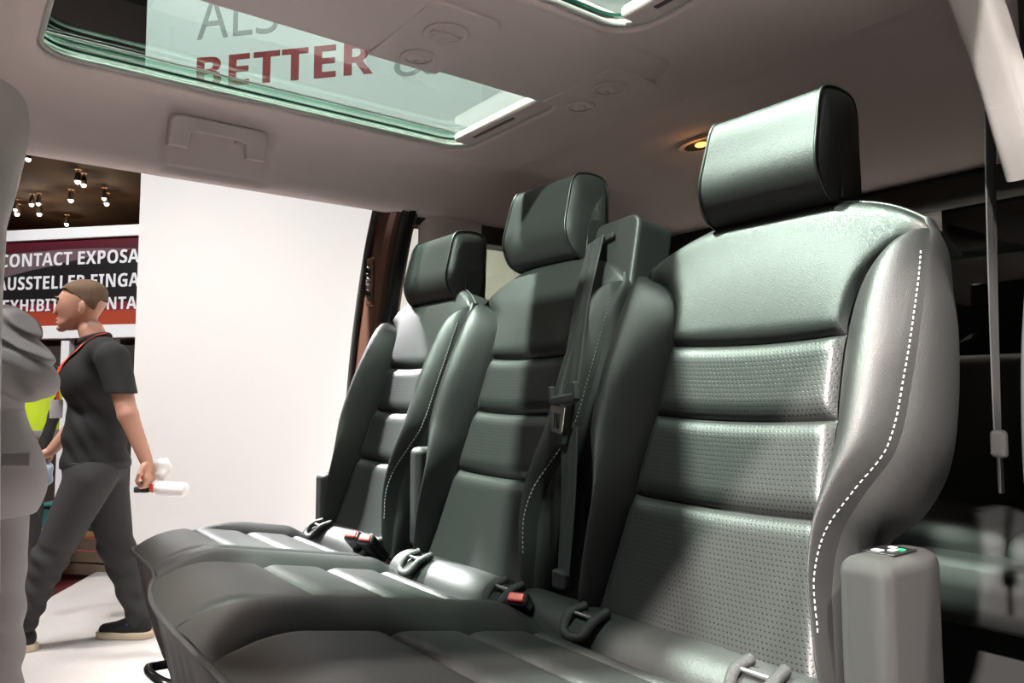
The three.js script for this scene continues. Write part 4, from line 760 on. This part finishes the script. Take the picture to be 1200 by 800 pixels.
  const hd = J(170, 570, 0.20); part('spray_head', [rbox(0.045, 0.055, 0.03, 0.01, hd[0], hd[1], hd[2]), rbox(0.03, 0.028, 0.026, 0.008, hd[0] - 0.035, hd[1] - 0.014, hd[2])], M.plastic, bt);
  const tr = J(164, 559, 0.20); part('trigger', tube([[tr[0] + 0.02, tr[1] - 0.02, tr[2]], [tr[0] + 0.012, tr[1], tr[2]], [tr[0] + 0.03, tr[1] + 0.022, tr[2]]], 0.007, 14, 8), PM.lanyard, bt);
  const crumple = (u, v, z, w, h, s, m, name, label) => { const c = J(u, v, z), n1 = valueNoise(6, s); const g = sheet((a, b) => { const A = a * Math.PI * 2, B = (b - 0.5) * Math.PI, q = 0.72 + 0.5 * n1(a, b); return [c[0] + w * q * Math.cos(A) * Math.cos(B), c[1] + h * q * Math.sin(B), c[2] + w * 0.6 * q * Math.sin(A) * Math.cos(B)]; }, 26, 18); const tt = thing(name, label, 'cloth', base, { turn: YAW, local: true }); part('sheet', g, m, tt); };
  crumple(190, 549, 0.17, 0.044, 0.055, 21, M.white, 'paper_towel', 'crumpled white paper towel held above the spray bottle');
  crumple(52, 555, -0.20, 0.045, 0.07, 33, PM.cloth, 'cleaning_cloth', 'pale blue cleaning cloth in the walking man\'s forward hand');
}
// ---- man in a light grey suit
{
  const { base, J: J0, k } = stander(-52, 902), J = (u, v, z) => J0(u - 14, v, z);
  const t = thing('person', 'man in a light grey suit standing with one arm bent up', 'person', base, { turn: YAW, local: true });
  const r = (px) => px * k;
  const torso = blend([ell(J(-25, 430), [r(62), r(85), 0.15]), ell(J(-22, 530), [r(56), r(90), 0.15]), cone(J(18, 388, 0), 0.075, J(-68, 388, 0), 0.075)], 0.08);
  const arm = [cone(J(22, 392, 0.03), 0.082, J(50, 442, 0.10), 0.072), cone(J(50, 442, 0.10), 0.072, J(-10, 418, 0.22), 0.042)];
  const arm2 = [cone(J(-72, 392, 0), 0.075, J(-88, 475, 0.08), 0.06), cone(J(-88, 475, 0.08), 0.055, J(-40, 440, 0.24), 0.038)];
  const legs = [[cone(J(4, 610, 0), 0.095, J(6, 750, 0.02), 0.072), cone(J(6, 750, 0.02), 0.072, J(10, 880, 0), 0.060)], [cone(J(-48, 610, 0), 0.10, J(-52, 750, 0.02), 0.072), cone(J(-52, 750, 0.02), 0.072, J(-54, 880, 0), 0.055)]];
  const headC = J(-25, 298), headF = blend([ell(headC, [0.078, 0.115, 0.098]), ell([headC[0], headC[1] - 0.05, 0.03], [0.058, 0.07, 0.07]), cone([headC[0], headC[1] - 0.06, 0], 0.058, J(-25, 365), 0.065), cone([headC[0], headC[1] - 0.0, 0.095], 0.010, [headC[0], headC[1] - 0.035, 0.112], 0.014), ell([headC[0] - 0.08, headC[1] - 0.01, 0], [0.012, 0.03, 0.02]), ell([headC[0] + 0.08, headC[1] - 0.01, 0], [0.012, 0.03, 0.02])], 0.02);
  const sh = (f) => grow(f, -0.014);
  const bodyF = (p) => Math.min(blend([sh(torso), ...arm.map(sh), ...arm2.map(sh), ...legs.flat().map(sh)], 0.03)(p), headF(p));
  const h1 = hand(J(-10, 418, 0.22), [-0.7, 0.6, 0.3], [0.5, 0.6, -0.5], [-0.4, 0.2, -0.8]), h2 = hand(J(-40, 440, 0.24), [0.4, 0.85, 0.2], [0.8, -0.4, 0.2], [-0.1, 0.3, -0.9]);
  const body = part('body', [netMesh(bodyF, [J(-110, 540)[0], 0.05, -0.2], [J(95, 540)[0], J(-22, 245)[1], 0.34], 0.013), netMesh(h1, [J(-55, 540)[0], J(-22, 445)[1], 0.08], [J(25, 540)[0], J(-22, 370)[1], 0.36], 0.005), netMesh(h2, [J(-70, 540)[0], J(-22, 455)[1], 0.1], [J(-22, 540)[0], J(-22, 385)[1], 0.36], 0.005)], PM.skin, t);
  for (const s of [-1, 1]) { const e = new THREE.SphereGeometry(0.011, 12, 8); e.translate(headC[0] + s * 0.032, headC[1] + 0.01, 0.088); part('eye', e, PM.eye, body); }
  part('hair', netMesh((p) => Math.max(ell([headC[0], headC[1] + 0.012, -0.012], [0.088, 0.118, 0.104])(p), headC[1] + 0.0 + (p[2] > 0.02 ? 0.055 : -0.03) - p[1]), [headC[0] - 0.12, headC[1] - 0.1, -0.14], [headC[0] + 0.12, headC[1] + 0.15, 0.12], 0.008), PM.hair, t);
  const creaseA = (p) => 0.010 * Math.sin((p[1] * 1.3 + p[0] * 1.0) * 62 + 2.5 * Math.sin(p[1] * 23)) * smooth((J(-22, 360)[1] - p[1]) / 0.05) * smooth((p[0] - J(-22, 540)[0]) / 0.06) * smooth((p[1] - J(-22, 475)[1]) / 0.05);
  const hem = (p) => { const y = J(-22, 600)[1]; return y - p[1] + (p[0] - J(20, 540)[0]) * -0.18; };
  const flare = (p) => 0.085 * smooth((p[0] - J(-10, 540)[0]) / 0.1) * smooth((J(-22, 470)[1] - p[1]) / 0.33);
  const jacketF = (p) => Math.max(Math.min(blend([grow(torso, 0.008), ...arm.map((f) => grow(f, 0.004))], 0.02)(p) + creaseA(p) - flare(p) * 0.0, blend(arm2.map((f) => grow(f, 0.004)), 0.02)(p), Math.max(grow(torso, 0.008)(p) - flare(p), hem(p), p[1] - J(-22, 480)[1])), hem(p), p[1] - J(-22, 358)[1]);
  const jk = part('suit_jacket', netMesh(jacketF, [J(-115, 540)[0], J(-22, 618)[1], -0.26], [J(115, 540)[0], J(-22, 350)[1], 0.33], 0.008), PM.suit, t);
  part('pocket_flap', (() => { const c = J(22, 538, 0.150); const g = rbox(0.13, 0.045, 0.016, 0.006, 0, 0, 0); g.rotateY(0.35); g.translate(c[0], c[1], c[2]); return g; })(), PM.suit, jk);
  const tf = (p) => Math.min(...legs.map((l) => blend(l.map((f) => grow(f, 0.012)), 0.02)(p)), Math.max(grow(torso, -0.004)(p), J(-22, 650)[1] - p[1], p[1] - J(-22, 560)[1])) + 0.006 * Math.sin(p[1] * 48 + p[0] * 30) * smooth((J(-22, 640)[1] - p[1]) / 0.2);
  part('suit_trousers', netMesh(tf, [J(-100, 540)[0], 0.03, -0.22], [J(60, 540)[0], J(-22, 560)[1], 0.24], 0.009), PM.suit, t);
  for (const u of [10, -54]) { const c = J(u, 885); part('shoe', netMesh(blend([cone([c[0], 0.05, -0.05], 0.045, [c[0] + 0.01, 0.05, 0.06], 0.045), cone([c[0] + 0.01, 0.048, 0.06], 0.044, [c[0] + 0.02, 0.036, 0.16], 0.034)], 0.02), [c[0] - 0.08, -0.01, -0.12], [c[0] + 0.1, 0.13, 0.22], 0.009), PM.shoe, t); }
}
// ---- visitor in a hi-vis vest, mostly hidden
{
  const { base, J, k } = stander(16, 690);
  const t = thing('person', 'person in a bright yellow hi-vis vest standing behind the man in the grey suit', 'person', base, { turn: YAW, local: true });
  const y = (h) => h, torso = blend([ell([0.03, 1.22, 0], [0.19, 0.27, 0.13]), ell([0.03, 1.02, 0], [0.18, 0.2, 0.12]), cone([-0.13, 1.36, 0], 0.06, [0.13, 1.36, 0], 0.06)], 0.05);
  const arms = [1, -1].map((s) => blend([cone([s * 0.17, 1.36, 0], 0.055, [s * 0.2, 1.08, 0.02], 0.045), cone([s * 0.2, 1.08, 0.02], 0.045, [s * 0.19, 0.84, 0.08], 0.032)], 0.02));
  const legs = [1, -1].map((s) => blend([cone([s * 0.085, 0.86, 0], 0.09, [s * 0.09, 0.48, 0.01], 0.065), cone([s * 0.09, 0.48, 0.01], 0.065, [s * 0.09, 0.09, 0], 0.05), cone([s * 0.09, 0.05, 0], 0.045, [s * 0.1, 0.04, 0.13], 0.035)], 0.03));
  const head = blend([ell([0, 1.60, 0], [0.075, 0.11, 0.095]), cone([0, 1.52, 0], 0.055, [0, 1.42, 0], 0.06), cone([0, 1.60, 0.09], 0.01, [0, 1.575, 0.105], 0.013)], 0.02);
  part('body', netMesh((p) => Math.min(blend([grow(torso, -0.015), head], 0.03)(p), ...arms.map((f) => f(p) + 0.012), ...legs.map((f) => f(p) + 0.012)), [-0.3, 0.02, -0.2], [0.3, 1.75, 0.25], 0.014), PM.skin, t);
  part('hair', netMesh((p) => Math.max(ell([0, 1.61, -0.012], [0.084, 0.112, 0.1])(p), 1.60 + (p[2] > 0.02 ? 0.05 : -0.03) - p[1]), [-0.11, 1.5, -0.13], [0.11, 1.75, 0.11], 0.01), PM.hair, t);
  part('sweater', netMesh((p) => Math.min(Math.max(torso(p), 0.9 - p[1]), ...arms.map((f) => Math.max(f(p), 0.86 - p[1]))), [-0.3, 0.85, -0.2], [0.3, 1.46, 0.22], 0.012), PM.polo, t);
  part('trousers', netMesh((p) => Math.min(...legs.map((f) => Math.max(f(p), 0.06 - p[1])), Math.max(grow(torso, 0.002)(p), p[1] - 0.98, 0.85 - p[1])), [-0.25, 0.03, -0.18], [0.25, 1.0, 0.22], 0.012), PM.jeans, t);
  const vestF = grow(torso, 0.016), v = part('vest', netMesh((p) => Math.max(vestF(p), 0.88 - p[1], p[1] - 1.40), [-0.3, 0.86, -0.2], [0.3, 1.46, 0.22], 0.010), PM.vest, t);
  part('stripe', netMesh((p) => Math.max(vestF(p) - 0.004, Math.abs(p[1] - 0.97) - 0.025), [-0.3, 0.93, -0.2], [0.3, 1.01, 0.22], 0.008), PM.silver, v);
}
// ---- crate and tote against the entrance
{
  const b = atY(98, 662, GY), c = [b.x - 0.1, GY - 0.07, b.z];
  const t = thing('wooden_crate', 'pale wooden slatted crate on the red carpet by the entrance', 'crate', c, { turn: wallTurn, local: true });
  const wood = std(lin(0.27, 0.22, 0.15), { roughness: 0.8 }), yellow = std(lin(0.52, 0.34, 0.10), { roughness: 0.7 });
  for (let i = 0; i < 3; i++) part('slat', rbox(0.9, 0.072, 0.02, 0.004, 0, 0.08 + i * 0.085, 0.22, 1), wood, t);
  for (const s of [-1, 1]) part('post', rbox(0.06, 0.30, 0.42, 0.006, s * 0.42, 0.15, 0, 1), wood, t);
  part('lid', rbox(0.94, 0.03, 0.48, 0.006, 0, 0.315, 0, 1), yellow, t);
  const tt = thing('storage_tote', 'teal plastic tote on top of the wooden crate', 'box', [c[0], c[1] + 0.332, c[2]], { turn: wallTurn, local: true });
  const teal = std(lin(0.03, 0.16, 0.17), { roughness: 0.5 });
  part('tub', rbox(0.5, 0.16, 0.32, 0.02, 0, 0.08, 0), teal, tt); part('lid', rbox(0.53, 0.02, 0.35, 0.008, 0, 0.168, 0), teal, tt);
}
// ------------------------------------------------------------------ lamps of the hall
const canMat = std(lin(0.02, 0.02, 0.02), { roughness: 0.5 });
for (const [what, p, q, power, cone, color, size] of SPOTS) {
  const t = thing('stage_spotlight', 'black stage spotlight high above the stand aimed at the ' + what, 'spotlight', p, { local: true });
  const dir = V(q[0] - p[0], q[1] - p[1], q[2] - p[2]).normalize(), rot = new THREE.Quaternion().setFromUnitVectors(V(0, -1, 0), dir);
  const g = new THREE.LatheGeometry([[0.001, 0.32], [0.08, 0.31], [0.1, 0.22], [0.1, 0.05], [0.14, 0.02], [0.145, 0.0]].map((k) => new THREE.Vector2(...k)), 24); g.applyQuaternion(rot); part('housing', g, canMat, t);
  const lens = new THREE.CircleGeometry(0.09, 24); lens.rotateX(Math.PI / 2); lens.translate(0, 0.06, 0); lens.applyQuaternion(rot); part('lamp_lens', lens, std(0, { emissive: new THREE.Color(color), emissiveIntensity: 2 }), t);
  const rod = new THREE.CylinderGeometry(0.02, 0.02, 6.5 - p[1] - 0.2, 8); rod.translate(0, 0.2 + (6.5 - p[1] - 0.2) / 2, 0); part('drop_rod', rod, canMat, t);
  const l = new THREE.SpotLight(color, power, 0, cone, 0.35, 2); l.position.copy(dir.clone().multiplyScalar(0.02)); l.target.position.set(q[0], q[1] + H, q[2]); l.shadow.radius = size; l.castShadow = true; l.shadow.mapSize.set(2048, 2048); l.shadow.bias = -0.0005;
  t.add(l); scene.add(l.target); l.target.name = 'aim';
}
for (const [p, s, k] of AREAS) {
  const t = thing('ceiling_panel_light', 'flat white panel light hanging under the hall ceiling', 'lamp', p, { local: true, group: 'panel lights of the hall' });
  part('housing', rbox(s[0] + 0.08, 0.08, s[1] + 0.08, 0.01, 0, 0.06, 0, 1), M.white, t);
  const g = new THREE.PlaneGeometry(s[0], s[1]); g.rotateX(Math.PI / 2); g.translate(0, 0.015, 0); part('lamp_diffuser', g, std(0, { emissive: lin(1, 0.98, 0.95), emissiveIntensity: 1.0 }), t);
  for (const dx of [-1, 1]) { const r = new THREE.CylinderGeometry(0.01, 0.01, 6.5 - p[1] - 0.1, 6); r.translate(dx * s[0] * 0.4, 0.1 + (6.5 - p[1] - 0.1) / 2, 0); part('drop_rod', r, M.steel, t); }
  const l = new THREE.RectAreaLight(0xfffaf2, k, s[0], s[1]); l.rotation.x = -Math.PI / 2; l.position.y = -0.002; t.add(l);
}
renderer.render(scene, camera);
